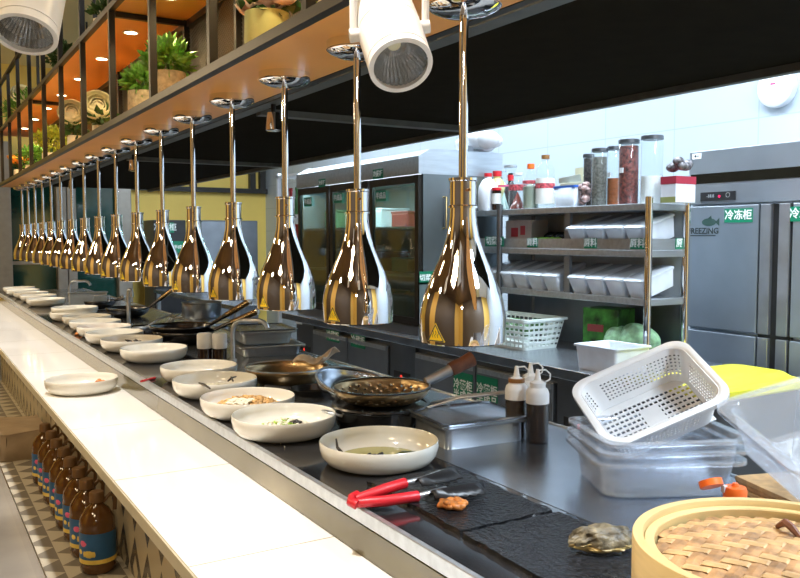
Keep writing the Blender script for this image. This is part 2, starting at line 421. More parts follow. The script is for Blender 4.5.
for k in range(-4, 11):
    y = 1.673 + .656 * k
    for x in (SX0 + .013, SX1 + .0):
        if k not in (2, 0) or x > SX0 + .1:
            c = (pm2 if (k % 2 == 0) else pm).copy(); COL.objects.link(c); c.location = (x, y, 0)
    if k in (-1, 3, 7): MB().box(SX0 + .03, SX1, y - .011, y + .011, Z2 - Z1 - .024, Z2 - Z1 - .002).build('cross_bar', blackpaint, t)
    if 0 < k < 10 and k != 2:
        c = mesh0.copy(); COL.objects.link(c); c.location = (SX1 + .008, y + .018, .026)
dl_r = MB().lathe([(.028, -.004), (.036, -.004), (.036, .0), (.028, .0)], 20)
dl = dl_r.build('downlight', white_pl, t, (.93, 2.0, Z2 - Z1 - .0005))
dle = MB().lathe([(0, -.003), (.0278, -.003), (.0278, -.0005), (0, -.0005)], 20).build('diffuser', M('downlight glow', (1, .9, .7), .5, emit=(1, .86, .55), es=22), dl)
for k in range(-3, 10):
    y = 2.0 + .656 * k
    if k:
        c = dl.copy(); COL.objects.link(c); c.location = (.93, y, Z2 - Z1 - .0005)
        e = dle.copy(); COL.objects.link(e); e.parent = c
    if k > -2: light('SPOT', (.93, y, Z2 - .01), 15, (1, .74, .38), .03, target=(.93, y, 0), spot=150, blend=.5)

# small spots under the rear rail of the hood
def small_spot():
    t = root('small_spotlight', '', 'spotlight', (0, 0, 0), group='small spotlights hanging under the black hood')
    MB().cyl((0, 0, -.03), (0, 0, 0), .009).build('stem', blackpaint, t)
    MB().lathe([(0, -.095), (.024, -.095), (.029, -.092), (.023, -.03), (0, -.03)], 16).build('housing', chrome, t, smooth=40)
    return t
sp0 = small_spot()
for i, (f_, l) in enumerate(((2.96, 'small chrome spotlight hanging under the hood behind the third and fourth bell lamps'),
                             (4.76, 'middle one of three small chrome spotlights hanging under the hood'),
                             (6.5, 'farthest small chrome spotlight hanging under the hood'))):
    c = sp0 if i == 0 else copytree(sp0)
    c.location = (1.145, (f_ - .58) / .8565, 1.894); c['label'] = l

# ============================================================ HEAT LAMPS
LX, LB = .95, 1.211
def heat_lamp():
    t = root('heat_lamp', '', 'heat lamp', (0, 0, 0), group='chrome bell heat lamps hanging in a row')
    top = Z1 - .0025 - LB
    MB().lathe([(0, top - .038), (.018, top - .038), (.045, top - .034), (.064, top - .027), (.0725, top - .0205), (.0725, top - .0185), (.0, top - .0185)], 36).build('canopy', chrome, t, smooth=40)
    MB().lathe([(.0, top - .018), (.074, top - .018), (.074, top + .002), (0, top + .002)], 36).build('canopy_ring', chrome, t, smooth=40)
    MB().cyl((0, 0, .31), (0, 0, top - .028), .009, 14).build('rod', chrome, t, smooth=40)
    so = MB().lathe([(0, .266), (.030, .266), (.030, .270), (.0265, .272), (.0265, .318), (.029, .320), (.029, .325), (.012, .326), (0, .326)], 28).build('socket', chrome, t, smooth=40)
    MB().cyl((-.01, -.026, .30), (-.014, -.040, .30), .003, 8).build('screw', cap_br, so)
    pr = [(.0835, 0), (.0855, .002), (.0860, .012), (.0865, .035), (.086, .055), (.0835, .072), (.0785, .092), (.0705, .114), (.0605, .137), (.050, .160), (.0405, .184), (.0335, .208), (.029, .232), (.0268, .25), (.0262, .268)]
    inner = [(r - .002, z) for r, z in pr[::-1]]
    MB().lathe(pr + inner + [pr[0]], 48).build('shade', chrome, t, smooth=40)
    MB().lathe([(0, .05), (.02, .055), (.03, .075), (.026, .1), (.014, .13), (.012, .16), (0, .16)], 16).build('bulb', M('bulb glass', (.85, .75, .6), .2), t, smooth=60)
    # triangular warning sticker following the shade, on the side of the guests
    a0 = R(198)
    st = MB(); rr_ = .0868
    for j in range(6):
        z0_, z1_ = .008 + .036 * j / 6, .008 + .036 * (j + 1) / 6
        w0, w1 = .021 * (1 - j / 6), .021 * (1 - (j + 1) / 6)
        for i in range(4):
            q = []
            for (ww, zz, ii) in ((w0, z0_, i), (w0, z0_, i + 1), (w1, z1_, i + 1), (w1, z1_, i)):
                a = a0 + (-ww + 2 * ww * ii / 4) / rr_; q.append((rr_ * math.cos(a), rr_ * math.sin(a), zz))
            st.face(q)
    wl = st.build('warning_sticker', yellow_st, t, solid=.0004)
    st = MB(); r2 = .0873
    def P(s_, z): a = a0 + s_ / r2; return (r2 * math.cos(a), r2 * math.sin(a), z)
    tri = [(-.0185, .0095), (.0185, .0095), (0, .0405)]
    for i in range(3):
        (ax, az), (bx, bz) = tri[i], tri[(i + 1) % 3]; st.tube([P(ax, az), P((ax + bx) / 2, (az + bz) / 2), P(bx, bz)], .0011, 4)
    for k in range(3):
        st.tube([P(-.006 + .006 * k, .016), P(-.008 + .006 * k, .020), P(-.004 + .006 * k, .024), P(-.006 + .006 * k, .029)], .0007, 4)
    st.build('symbol', dark_ink, wl)
    return t
hl = heat_lamp()
ORD = ['nearest', 'second', 'third', 'fourth', 'fifth', 'sixth', 'seventh', 'eighth', 'ninth', 'tenth', 'eleventh', 'twelfth', 'thirteenth', 'fourteenth', 'fifteenth', 'sixteenth', 'farthest']
YL = [(1.633 - .49 + .3796 * k) / .8565 for k in range(17)]
for k, y in enumerate(YL):
    c = hl if k == 0 else copytree(hl)
    c.location = (LX, y, LB)
    l = ORD[k] + ' chrome bell heat lamp from the camera in the hanging row'
    if k == 0: l = 'nearest and largest chrome bell heat lamp, hanging in front of the bottles'
    if k == 16: l = 'farthest and smallest chrome bell heat lamp at the end of the row'
    c['label'] = l

# ============================================================ TRACK SPOTLIGHTS
def track_spot(u, v, dist, axis, length, label, yoke=True):
    """u, v, dist: middle of the lamp face; axis: aim of the lamp"""
    r = FW + RT * ((u - 400) / F) + UP * ((289 - v) / F); c = Vector((0, 0, CZ)) + r * dist
    d = Vector(axis).normalized(); q = (-d).to_track_quat('Z', 'Y')
    t = root('track_spotlight', label, 'spotlight', c); t.rotation_euler = q.to_euler()
    Rr = .047
    MB().lathe([(Rr - .007, .0), (Rr, .0), (Rr, .012), (Rr - .0015, .0125), (Rr - .0015, .0145), (Rr, .015), (Rr + .001, .085), (Rr + .0003, .0855), (Rr + .0003, .087), (Rr + .001, .0875), (Rr, length - .01), (Rr - .01, length), (0, length),
                (0, length - .004), (Rr - .012, length - .004), (Rr - .007, .03)][:13], 48).build('housing', spotwhite, t, smooth=35)
    MB().lathe([(Rr - .0072, -.0002), (Rr - .0055, .012), (.0405, .0125), (.0405, .0128)], 48).build('front_ring', spotwhite, t, smooth=35)
    b = bmesh.new(); n = 72; rings = []
    for r_, z in ((.0405, .008), (.036, .022), (.028, .036), (.018, .047), (.008, .052)):
        rings.append([b.verts.new(((r_ + (.0008 if i % 2 else -.0008)) * math.cos(2 * math.pi * i / n), (r_ + (.0008 if i % 2 else -.0008)) * math.sin(2 * math.pi * i / n), z)) for i in range(n)])
    for a, e in zip(rings, rings[1:]):
        for i in range(n): b.faces.new([a[i], e[i], e[(i + 1) % n], a[(i + 1) % n]])
    mb = MB(); mb.add(b); mb.build('reflector', M('reflector', (.5, .51, .51), .25, .9, .02), t)
    MB().lathe([(0, .050), (.010, .050), (.010, .054), (0, .054)], 16).build('led', M('led chip', (.9, .85, .6), .4), t)
    ax = Vector((1, 0, 0))                                   # knob axis: sideways in the lamp's own frame
    loc_rt = q.inverted() @ RT; loc_rt.z = 0; loc_rt.normalize()
    z_ = .085
    for s in (-1, 1):
        MB().cyl(loc_rt * s * (Rr + .0) + Vector((0, 0, z_)), loc_rt * s * (Rr + .014) + Vector((0, 0, z_)), .010, 20).build('knob', spotwhite, t, smooth=35)
    upl = q.inverted() @ Vector((0, 0, 1)); k0 = Vector((0, 0, z_)); e = Rr + .008
    top = k0 + upl * .11
    yk = MB()
    for s in (-1, 1):
        yk.tube([k0 + loc_rt * s * e, k0 + loc_rt * s * e + upl * .09, top + loc_rt * s * (e - .02)], .006, 8)
    yk.tube([top - loc_rt * (e - .02), top + loc_rt * (e - .02)], .006, 8)
    yk.build('yoke', spotwhite, t, smooth=40)
    ww = t.matrix_world
    hz = (3.4 - (c + q @ top).z)
    MB().tube([top, top + upl * hz], .008, 8).build('stem', spotwhite, t)
    return t
track_spot(401, 66, 1.18, -FW * .60 + RT * .20 - UP * .78, .16, 'large white cylindrical spotlight aimed down, beside the nearest bell lamp')
track_spot(25, 35, 1.24, -FW * .40 + RT * .04 - UP * .92, .16, 'large white cylindrical spotlight at the top left corner')

# ============================================================ BOWLS
def bowl():
    t = root('serving_bowl', '', 'bowl', (0, 0, 0), group='white shallow bowls waiting on the serving counter')
    pr = [(0, .003), (.090, .003), (.094, 0), (.100, 0), (.116, .008), (.1265, .022), (.130, .038), (.130, .050), (.1285, .052), (.1268, .050), (.1255, .036), (.121, .023), (.111, .013), (.098, .0085), (0, .0075)]
    MB().lathe(pr, 56).build('dish', ceramic, t, smooth=50)
    return t
b0 = bowl()
BW = [(.873, 1.538, 'white bowl holding thin greenish soup, nearest the camera'),
      (.800, 1.891, 'white bowl with white rice scraps and green herbs, second from the camera'),
      (.805, 2.158, 'white bowl full of brown rice leftovers, third from the camera'),
      (.819, 2.485, 'white bowl with dark pepper strips, fourth from the camera'),
      (.856, 2.767, 'empty looking white bowl just behind the bowl with pepper strips'),
      (.842, 3.312, 'clean white bowl standing alone after the gap, sixth from the camera'),
      (.835, 3.656, 'white bowl with rice and dark scraps, seventh from the camera'),
      (.826, 3.960, 'white bowl behind the one with dark scraps, eighth from the camera'),
      (.838, 4.250, 'white bowl with orange oily residue, ninth from the camera'),
      (.850, 4.545, 'plain white bowl behind the one with orange residue, tenth from the camera'),
      (.862, 4.850, 'white bowl with small brown scrap, eleventh from the camera'),
      (.842, 5.160, 'white bowl at the bottom of the stack of two in mid counter'),
      (.854, 6.349, 'nearest white bowl of the far group at the left end'),
      (.861, 6.790, 'second white bowl of the far group at the left end'),
      (.855, 7.180, 'third white bowl of the far group at the left end'),
      (.838, 7.560, 'fourth white bowl of the far group at the left end'),
      (.850, 7.930, 'farthest white bowl at the left end of the counter')]
for i, (x, y, l) in enumerate(BW):
    c = b0 if i == 0 else copytree(b0)
    c.location = (x, y, CT); c['label'] = l; c.rotation_euler.z = .7 * i
dup(b0, (.853, 5.175, CT + .026), 'white bowl on top of the stack of two in mid counter')
dup(b0, (.552, 3.235, LT), 'white bowl alone on the white ledge, holding one orange scrap', group='white bowl on the ledge').rotation_euler.z = 1
# leftovers in the bowls
def crumbs(name, label, cat, x, y, z, items, mat, n, rad, s, seed, flat=.6, stuff=True, ox=0, oy=0, hh=0):
    rnd = random.Random(seed); mb = MB()
    for _ in range(n):
        a = rnd.uniform(0, 6.28); r = rad * math.sqrt(rnd.random()); k = rnd.uniform(.6, 1.3) * s
        m = T((ox + r * math.cos(a), oy + r * math.sin(a), k * .5 + .001 + hh * (1 - (r / rad) ** 2) * rnd.uniform(.4, 1)), (rnd.uniform(-.4, .4), rnd.uniform(-.4, .4), rnd.uniform(0, 6)))
        mb.sph((0, 0, 0), k, items, 1 / math.sqrt(items), flat, 6, m)
    o = mb.build(name, mat, None, (x, y, z), smooth=180); tag(o, label, cat)
    if stuff: o['kind'] = 'stuff'
    return o
rice_b = M('brown rice', (.60, .36, .13), .6, 0, .35, 80)
rice_w = M('white rice', (.80, .76, .60), .6, 0, .1, 80)
herb = M('green herb bits', (.30, .50, .04), .6, 0, .3, 80)
dark_food = M('black fungus', (.015, .012, .012), .35, 0, .2)
red_food = M('orange brown food scrap', (.62, .22, .05), .4, 0, .35, 60)
soup = M('greenish broth', (.42, .40, .14), .05, 0, .12, 10, spec=.6)
o = MB().lathe([(0, .0), (.085, .0), (.093, .003), (.0, .0032)], 40).build('broth', soup, None, (.873, 1.538, CT + .0085), smooth=60); tag(o, 'thin greenish broth pooled in the nearest bowl', 'soup'); o['kind'] = 'stuff'
crumbs('vegetable_scraps', 'black fungus bits floating in the nearest bowl', 'food', .873, 1.538, CT + .0115, 1.5, dark_food, 14, .03, .0055, 3, ox=-.015, oy=.0)
def strip(pts, r, name, label, mat):
    p = Vector(pts[0]); o = MB().tube([Vector(q) - p for q in pts], r, 6).build(name, mat, None, p, smooth=60); return tag(o, label, 'food')
strip([(.80, 1.60, CT + .049), (.795, 1.585, CT + .034), (.806, 1.575, CT + .017), (.815, 1.565, CT + .014)], [.002, .0035, .005, .003], 'pepper_strip', 'black strip clinging to the inner wall of the nearest bowl', dark_food)
strip([(.90, 1.52, CT + .014), (.93, 1.535, CT + .0155), (.955, 1.52, CT + .015), (.965, 1.50, CT + .014)], [.003, .004, .004, .003], 'vegetable_slice', 'dark curved slice in the soup of the nearest bowl', M('dark green peel', (.06, .07, .01), .3))
crumbs('rice_scraps', 'white rice scraps in the second bowl from the camera', 'food', .800, 1.891, CT + .0082, 1.6, rice_w, 420, .075, .0055, 4, oy=.01, hh=.020)
crumbs('herb_scraps', 'green herb bits scattered in the second bowl from the camera', 'food', .800, 1.891, CT + .024, 1.5, herb, 18, .055, .0045, 5)
crumbs('fungus_scraps', 'few black bits in the second bowl from the camera', 'food', .800, 1.891, CT + .024, 1.5, dark_food, 7, .018, .006, 6, ox=.03)
crumbs('rice_leftovers', 'brown fried rice leftovers filling the third bowl', 'food', .805, 2.158, CT + .008, 1.6, rice_b, 1300, .108, .006, 7, hh=.036)
crumbs('white_rice_heap', 'small heap of white rice in the third bowl', 'food', .805, 2.158, CT + .036, 1.6, rice_w, 80, .035, .0055, 8, ox=-.03, oy=-.02, hh=.01)
for (a, b_, l) in (((199, 383, .981), (210, 388.5, .983), 'dark pepper strip lying over the near rim of the fourth bowl'), ((228, 381, .966), (236, 376.5, .972), 'longer of two crossed dark pepper strips at the right side of the fourth bowl'), ((231, 377, .971), (233, 381, .973), 'shorter of two crossed dark pepper strips at the right side of the fourth bowl')):
    q0, q1 = at(a[0], a[1], z=a[2]), at(b_[0], b_[1], z=b_[2])
    strip([q0, q0.lerp(q1, .5) + Vector((0, 0, .003)), q1], [.0025, .0038, .0025], 'pepper_strip', l, dark_food)
crumbs('rice_scraps', 'thin layer of white rice scraps in the fourth bowl', 'food', .819, 2.485, CT + .0082, 1.6, rice_w, 380, .09, .005, 31, hh=.018)
crumbs('noodle_scraps', 'pale and dark scraps spread in the seventh bowl', 'food', .835, 3.656, CT + .008, 2, rice_b, 500, .095, .006, 9, hh=.02)
crumbs('dark_scraps', 'dark scraps lying over the leftovers of the seventh bowl', 'food', .835, 3.656, CT + .026, 2.6, dark_food, 26, .075, .008, 10)
crumbs('oily_residue', 'orange oily residue in the ninth bowl', 'food', .838, 4.25, CT + .008, 1.8, red_food, 500, .105, .005, 11, hh=.022)
crumbs('food_scrap', 'small brown scrap in the eleventh bowl', 'food', .862, 4.85, CT + .008, 1.4, red_food, 14, .018, .010, 12, oy=.06, ox=-.05, stuff=False)
crumbs('food_scrap', 'orange food scrap in the bowl on the white ledge', 'food', .552, 3.235, LT + .008, 1.4, red_food, 26, .02, .010, 13, ox=.07, oy=.03, stuff=False, hh=.02)
crumbs('table_crumbs', 'white crumbs scattered on the black glass counter', 'crumbs', .76, 1.9, CT, 1.2, rice_w, 10, .30, .0028, 14, oy=.0).scale = (.16, 1, 1)
crumbs('fallen_scrap', 'brown scrap fallen on the black glass beside the far bowls', 'food', .735, 4.35, CT, 1.3, red_food, 8, .014, .010, 15, stuff=False)
p = at(141, 382.5, z=CT); q = at(155, 379, z=CT)
tag(MB().tube([(0, 0, .004), Vector((q.x - p.x, q.y - p.y, .004))], .004, 8).build('red_pepper_strip', red, None, p), 'bright red pepper strip on the black glass near the counter edge', 'food')

# ============================================================ SLATES, TONGS, OYSTER
def slab(name, label, x0, x1, y0, y1, rz, seed, z=CT):
    rnd = random.Random(seed); mb = MB(); n = 26; cx, cy = (x0 + x1) / 2, (y0 + y1) / 2; hx, hy = (x1 - x0) / 2, (y1 - y0) / 2
    top, bot = [], []
    for (ax, ay), (bx, by) in zip(((-hx, -hy), (hx, -hy), (hx, hy), (-hx, hy)), ((hx, -hy), (hx, hy), (-hx, hy), (-hx, -hy))):
        m_ = max(3, int(n * math.hypot(bx - ax, by - ay)))
        m_ = max(6, m_ * 2)
        for i in range(m_):
            f = i / m_; j = rnd.uniform(-.003, .003)
            top.append((ax + (bx - ax) * f + j, ay + (by - ay) * f + rnd.uniform(-.003, .003), .009)); bot.append((ax + (bx - ax) * f + j * .3, ay + (by - ay) * f, 0))
    vt = [mb.b.verts.new(v) for v in top]; vb = [mb.b.verts.new(v) for v in bot]
    mb.b.faces.new(vt); mb.b.faces.new(vb[::-1])
    for i in range(len(vt)): mb.b.faces.new([vb[i], vb[(i + 1) % len(vb)], vt[(i + 1) % len(vt)], vt[i]])
    return tag(mb.build(name, slate, None, (cx, cy, z), (0, 0, rz)), label, 'slate plate')
slab('slate_board', 'black slate board under the tongs', .772, .972, 1.085, 1.405, R(0), 1)
slab('slate_board', 'wet black slate board in the foreground with the oyster', .762, .965, .60, 1.075, R(-1.5), 2)
# tongs
tg = root('kitchen_tongs', 'red handled metal tongs with black tips on the slate board', 'tongs', at(360, 500, z=CT + .012))
def rel(u, v, z, o=None): p = at(u, v, z=z); return p - tg.location
zt = CT + .016
A = rel(352, 502, zt); 
for nm, pts in (('arm', [(356, 499, .012), (385, 489, .024), (405, 483, .026)]), ('arm', [(355, 503, .006), (385, 501, .010), (418, 496, .010)])):
    ps = [rel(u, v, CT + dz + .008) for u, v, dz in pts]
    MB().tube(ps, [.0085, .010, .010], 10).build('handle', red, tg, smooth=60)
MB().tube([rel(358, 495, CT + .022), rel(352, 498, CT + .02), rel(351, 502, CT + .018), rel(357, 505, CT + .014)], .009, 10).build('hinge', red, tg, smooth=60)
MB().tube([rel(404, 483, CT + .033), rel(425, 479, CT + .034), rel(440, 474, CT + .032)], [.005, .007, .008], 8).build('metal_arm', steel, tg, smooth=60)
MB().tube([rel(417, 496, CT + .018), rel(432, 493, CT + .020), rel(446, 490, CT + .020)], [.005, .007, .008], 8).build('metal_arm', steel, tg, smooth=60)
def tip(u0, v0, u1, v1, z0):
    a, b_ = rel(u0, v0, z0), rel(u1, v1, z0); d = b_ - a; nrm = Vector((-d.y, d.x, 0)).normalized(); mb = MB(); n = 12; W_ = .030
    L, Rr_ = [], []
    for i in range(n + 1):
        f = i / n; wv = W_ * (.35 + .65 * math.sin(min(1, f * 1.35) * 1.57)) * (1 if f < .85 else math.sqrt(max(.05, 1 - ((f - .85) / .15) ** 2))); wv *= (1 + .16 * math.cos(f * n * 3.14))
        zc = .008 * math.sin(f * 3.14); L.append(a + d * f + nrm * wv + Vector((0, 0, -.004))); Rr_.append(a + d * f - nrm * wv + Vector((0, 0, -.004)))
    for i in range(n):
        c0, c1 = a + d * (i / n) + Vector((0, 0, .008)), a + d * ((i + 1) / n) + Vector((0, 0, .008))
        mb.face([L[i], L[i + 1], c1, c0]); mb.face([c0, c1, Rr_[i + 1], Rr_[i]])
    mb.build('tip', blackpl, tg, smooth=60, solid=.003)
tip(418, 483, 455, 471, CT + .033); tip(432, 495, 482, 486, CT + .022)
crumbs('meat_scrap', 'orange brown piece of meat on the slate beside the tong tips', 'food', *at(454, 507, z=CT + .0095)[:2], CT + .0095, 1.3, red_food, 40, .02, .009, 21, stuff=False)
# oyster
p = at(601, 551, z=CT + .0092)
oy = root('oyster', 'rough brown oyster shell on the wet slate beside the bamboo steamer', 'oyster', p, (0, 0, R(-25)))
def shell(name, mat, top, seed):
    rnd = random.Random(seed); b = bmesh.new(); bmesh.ops.create_icosphere(b, subdivisions=4, radius=1)
    for v in b.verts:
        x, y, z = v.co; k = 1 + .10 * math.sin(9 * x + 4 * y) + .06 * math.sin(17 * y + 6 * z) + rnd.uniform(-.04, .04)
        wd = .024 * (1 + .25 * x) * k
        v.co = Vector((x * .052 * k, y * wd * 1.1, (abs(z) * .026 * k if top else z * .012) + (.014 if top else .013)))
    mb = MB(); mb.add(b); return mb.build(name, mat, oy, smooth=50)
shell('lower_shell', M('shell rim', (.48, .36, .14), .5, 0, .4, 60, .4), False, 5)
shell('upper_shell', M('oyster shell', (.13, .105, .06), .5, 0, .7, 50, .6), True, 6)

# ============================================================ BAMBOO STEAMER
sc = Vector((.876, .569, CT)); SR = .178
st = root('bamboo_steamer', 'large round bamboo steamer with woven lid in the right foreground', 'steamer', sc, (0, 0, R(20)))
MB().lathe([(SR - .012, .0), (SR - .002, .0), (SR - .002, .066), (SR - .012, .066)] , 96).build('basket_hoop', bamboo, st, smooth=30)
MB().lathe([(SR - .014, .067), (SR - .003, .067), (SR - .003, .072), (SR, .072), (SR, .131), (SR - .001, .133), (SR - .0125, .133), (SR - .0135, .131), (SR - .0135, .072), (SR - .014, .067)], 96).build('lid_hoop', bamboo, st, smooth=30)
MB().lathe([(SR - .0265, .108), (SR - .0145, .108), (SR - .0145, .124), (SR - .0155, .1255), (SR - .0255, .1255), (SR - .0265, .124), (SR - .0265, .108)], 96).build('inner_hoop', bamboo, st, smooth=30)
MB().lathe([(0, .001), (SR - .013, .001), (SR - .013, .005), (0, .005)], 48).build('base_slats', bamboo, st)
def weave(direction, mat):
    mb = MB(); pit = .0165; n = int(2 * SR / pit); RR = SR - .027
    for i in range(-n // 2, n // 2 + 1):
        c = i * pit
        if abs(c) > RR: continue
        seg = [];
        m_ = n * 3
        hw = pit * .495
        prev = None
        for j in range(-m_ // 2, m_ // 2 + 1):
            s_ = j * pit / 3
            if c * c + s_ * s_ > RR * RR: prev = None; continue
            J = round(s_ / pit); ph_ = ((i + J) if direction == 0 else (J + i)) % 4
            over = (ph_ < 2) if direction == 0 else (ph_ >= 2)
            dome = .012 * (1 - (c * c + s_ * s_) / RR ** 2)
            z = .113 + dome + (.0016 if over else -.0012)
            a_ = (s_, c - hw, z - .0005); m0 = (s_, c, z + .0007); b_ = (s_, c + hw, z - .0005)
            if direction: a_, m0, b_ = (a_[1], a_[0], a_[2]), (m0[1], m0[0], m0[2]), (b_[1], b_[0], b_[2])
            cur = [mb.b.verts.new(v) for v in (a_, m0, b_)]
            if prev:
                mb.b.faces.new([prev[0], cur[0], cur[1], prev[1]]); mb.b.faces.new([prev[1], cur[1], cur[2], prev[2]])
            prev = cur
    mb.build('woven_lid', mat, st, solid=.0008)
weave(0, strip_m); weave(1, strip_m2)
MB().tube([(.055, .0, .124), (.06, .012, .134), (.07, .022, .136), (.08, .034, .125)], [.003, .005, .005, .003], 6).build('handle_loop', woodh, st)
MB().cyl((-.055, -SR + .002, .122), (-.057, -SR - .0004, .122), .0028, 10).build('nail', dark_ink, st)

# ============================================================ CLEAR CONTAINERS AND WHITE BASKET
def gn(hx, hy, h, rim=.014, rad=.035, ins=.016):
    mb = MB()
    mb.rr([(hx - rim - ins, hy - rim - ins, 0), (hx - rim - ins * .7, hy - rim - ins * .7, .004), (hx - rim - .004, hy - rim - .004, h - .004), (hx - rim, hy - rim, h), (hx, hy, h), (hx, hy, h - .007)], rad, 6)
    return mb
g0 = root('clear_food_container', '', 'container', at(651, 483, z=CT), (0, 0, R(-27)), group='clear plastic food containers stacked under the white basket')
gn(.148, .122, .072).build('tub', clearpc2, g0, smooth=40, solid=.0025)
base = g0.location.copy()
for k, l in enumerate(('bottom clear plastic food container of the stack under the white basket', 'middle clear plastic food container of the stack under the white basket', 'top clear plastic food container of the stack under the white basket')):
    c = g0 if k == 0 else copytree(g0)
    c.location = base + Vector((.003 * k, -.002 * k, .020 * k)); c['label'] = l; c.rotation_euler = (0, 0, R(-27 + 2.0 * k))
s_ = .85
bs = root('perforated_basket', 'white perforated plastic basket tipped on the clear containers', 'basket', (1.28, 1.152, 1.1094), (.495, -.407, -.5015))
hx, hy, dp = .132, .104, .078
hexh = lambda k, i, n: (k % 2 == 1 and 2 < k < 16 and i % 2 == 0)
levels = [(hx - .030 + .016 * (j / 19), hy - .030 + .016 * (j / 19), -dp + dp * j / 19 * .98) for j in range(20)]
def hole(k, i, n):
    if not (k % 2 == 0 and 3 <= k <= 15 and i % 2 == 0): return False
    f = i / n; per = [(0.0, 1)]
    # leave the rounded corners and the middle of each side closed
    hx_, hy_ = hx - .02, hy - .02; P_ = 2 * (2 * hx_ + 2 * hy_); s1 = f * P_
    for c_ in (0, 2 * hx_, 2 * hx_ + 2 * hy_, 4 * hx_ + 2 * hy_, P_):
        if abs(s1 - c_) < .014: return False
    return True
mb = MB().rr(levels, .03, 8, cap0=False, dense=168, hole=hole)
mb.build('wall', white_pl, bs, solid=.002)
mb = MB().rr([(hx - .0145, hy - .0145, -.004), (hx - .006, hy - .006, 0), (hx + .001, hy + .001, -.001), (hx + .001, hy + .001, -.010)], .038, 8, cap0=False)
mb.build('rim', white_pl, bs, smooth=40, solid=.0022)
mb = MB(); bx, by = hx - .032, hy - .032; nx, ny = 57, 21
for i in range(nx):
    for j in range(ny):
        slot = (j % 2 == 1 and i % 3 != 0 and 1 < j < ny - 2) and not (abs(i - nx / 2) < 6.5 and 6 < j < 14)
        if slot: continue
        x0, x1 = -bx + 2 * bx * i / nx, -bx + 2 * bx * (i + 1) / nx; y0, y1 = -by + 2 * by * j / ny, -by + 2 * by * (j + 1) / ny
        mb.face([(x0, y0, 0), (x1, y0, 0), (x1, y1, 0), (x0, y1, 0)])
mb.build('base_grid', M('greyish plastic grid', (.62, .64, .66), .4), bs, (0, 0, -dp), solid=.002)
# tipped clear pan on the right
P0 = at(714, 404, z=1.12); sc2 = .93
P0 = Vector((0, 0, CZ)) + (P0 - Vector((0, 0, CZ))) * sc2
e = Euler((R(10.865), R(-16.512), R(-29.075))); hx, hy = .165, .133
ctr = P0 + e.to_matrix() @ Vector((hx - .004, -hy + .004, -.085))
cp = root('clear_pan', 'clear plastic pan tipped on its side at the right edge', 'container', ctr, e)
gn(hx, hy, .085, rad=.03).build('tub', clearpc, cp, smooth=40, solid=.0025)
sign(cp, (-.04, -hy + .045, .003), .07, .03, '', .01, rot=(0, 0, 0), bg=M('worn sticker', (.22, .22, .21), .6), name='sticker')
# boards
p = at(735, 474, z=.975)
for k in range(5):
    o = MB().box(0, .30, -.26, 0, 0, .0085, .001).build('cutting_board', [strip_m2, woodh, strip_m2, strip_m, strip_m2][k], None, (p.x + .002 * (k % 2), p.y, CT + .0092 * k), (0, 0, R(-17.8)))
    tag(o, ['bottom board of the thin board stack behind the steamer', 'second board from the bottom of the thin board stack', 'middle board of the thin board stack', 'fourth board from the bottom of the thin board stack', 'top board of the thin board stack, under the clear pan'][k], 'board', 'thin wooden boards stacked behind the steamer')
# sauce tube with an orange flip cap
p = at(735, 495, z=1.02); zb = 1.0
sb = root('squeeze_bottle', 'squeeze bottle with open orange flip cap behind the steamer', 'bottle', (p.x, p.y, CT))
MB().lathe([(0, 0), (.024, 0), (.026, .01), (.026, .06), (.014, .082), (.014, .088), (0, .088)], 24).build('body', white_pl, sb, smooth=40)
MB().lathe([(.0, .087), (.0175, .087), (.018, .1), (.016, .106), (.006, .107), (.004, .112), (0, .112)], 24).build('cap', orange, sb, smooth=35)
o = MB().lathe([(0, 0), (.018, .0), (.018, .010), (.016, .010), (.015, .003), (0, .003)], 24).build('flip_lid', orange, sb, tuple(-RT * .036 + Vector((0, 0, .106))), (R(-30), R(10), 0), smooth=35)
MB().box(-.004, .004, -.003, .003, 0, .01).build('hinge', white_pl, sb, tuple(-RT * .017 + Vector((0, 0, .098))))

# ============================================================ STEEL PANS, WOKS AND BOTTLES ON THE COUNTER
t = root('lidded_steel_pan', 'rectangular steel pan with flat lid behind the nearest bowl', 'pan', (1.172, 1.622, CT), (0, 0, R(-5)))
gn(.118, .098, .056, .009, .016, .004).build('tub', steel, t, smooth=40, solid=.0015)
MB().rr([(.123, .103, 0), (.124, .104, .004), (.118, .098, .006), (.110, .090, .002), (.07, .06, .002)], .018, 6, cap1=True).build('lid', steel_top, t, (0, 0, .058), smooth=40)
def wok_prof(r, d, flat=.35):
    o = [(0, 0), (r * flat, 0)]
    for i in range(1, 9):
        f = i / 8; o.append((r * flat + (r - r * flat) * math.sin(f * 1.45) / math.sin(1.45), d * (1 - math.cos(f * 1.35)) / (1 - math.cos(1.35))))
    return o
p = at(387, 427, z=CT); px, py = p.x - .008, p.y + .015
t = root('saucepan', 'dark round saucepan under the perforated ladle pan behind the nearest bowl', 'pan', (px, py, CT))
MB().lathe([(0, 0), (.105, 0), (.116, .01), (.120, .03), (.121, .050), (.124, .052), (.124, .055), (.119, .055), (.117, .03), (.10, .005), (0, .004)], 48).build('pot', M('dark polished pot', (.10, .10, .10), .15, .9, .1), t, smooth=40)
MB().tube([Vector((-.117, .03, .042)), Vector((-.15, .04, .050)), Vector((-.15, .005, .050)), Vector((-.119, -.01, .042))], .004, 8).build('side_handle', steel, t, smooth=60)
t = root('wire_skimmer', 'flat black wire skimmer with long wire handle between saucepan and colander', 'skimmer', (px, py, CT + .0555))
MB().lathe([(.118, .0), (.128, .0), (.131, .004), (.128, .008), (.118, .008), (.118, .0)], 48).lathe([(0, .003), (.118, .003), (.118, .005), (0, .005)], 48).build('ring', ironm, t, smooth=40)
q = at(517, 391, z=1.035); d = Vector((q.x - px, q.y - py, q.z - CT - .0555))
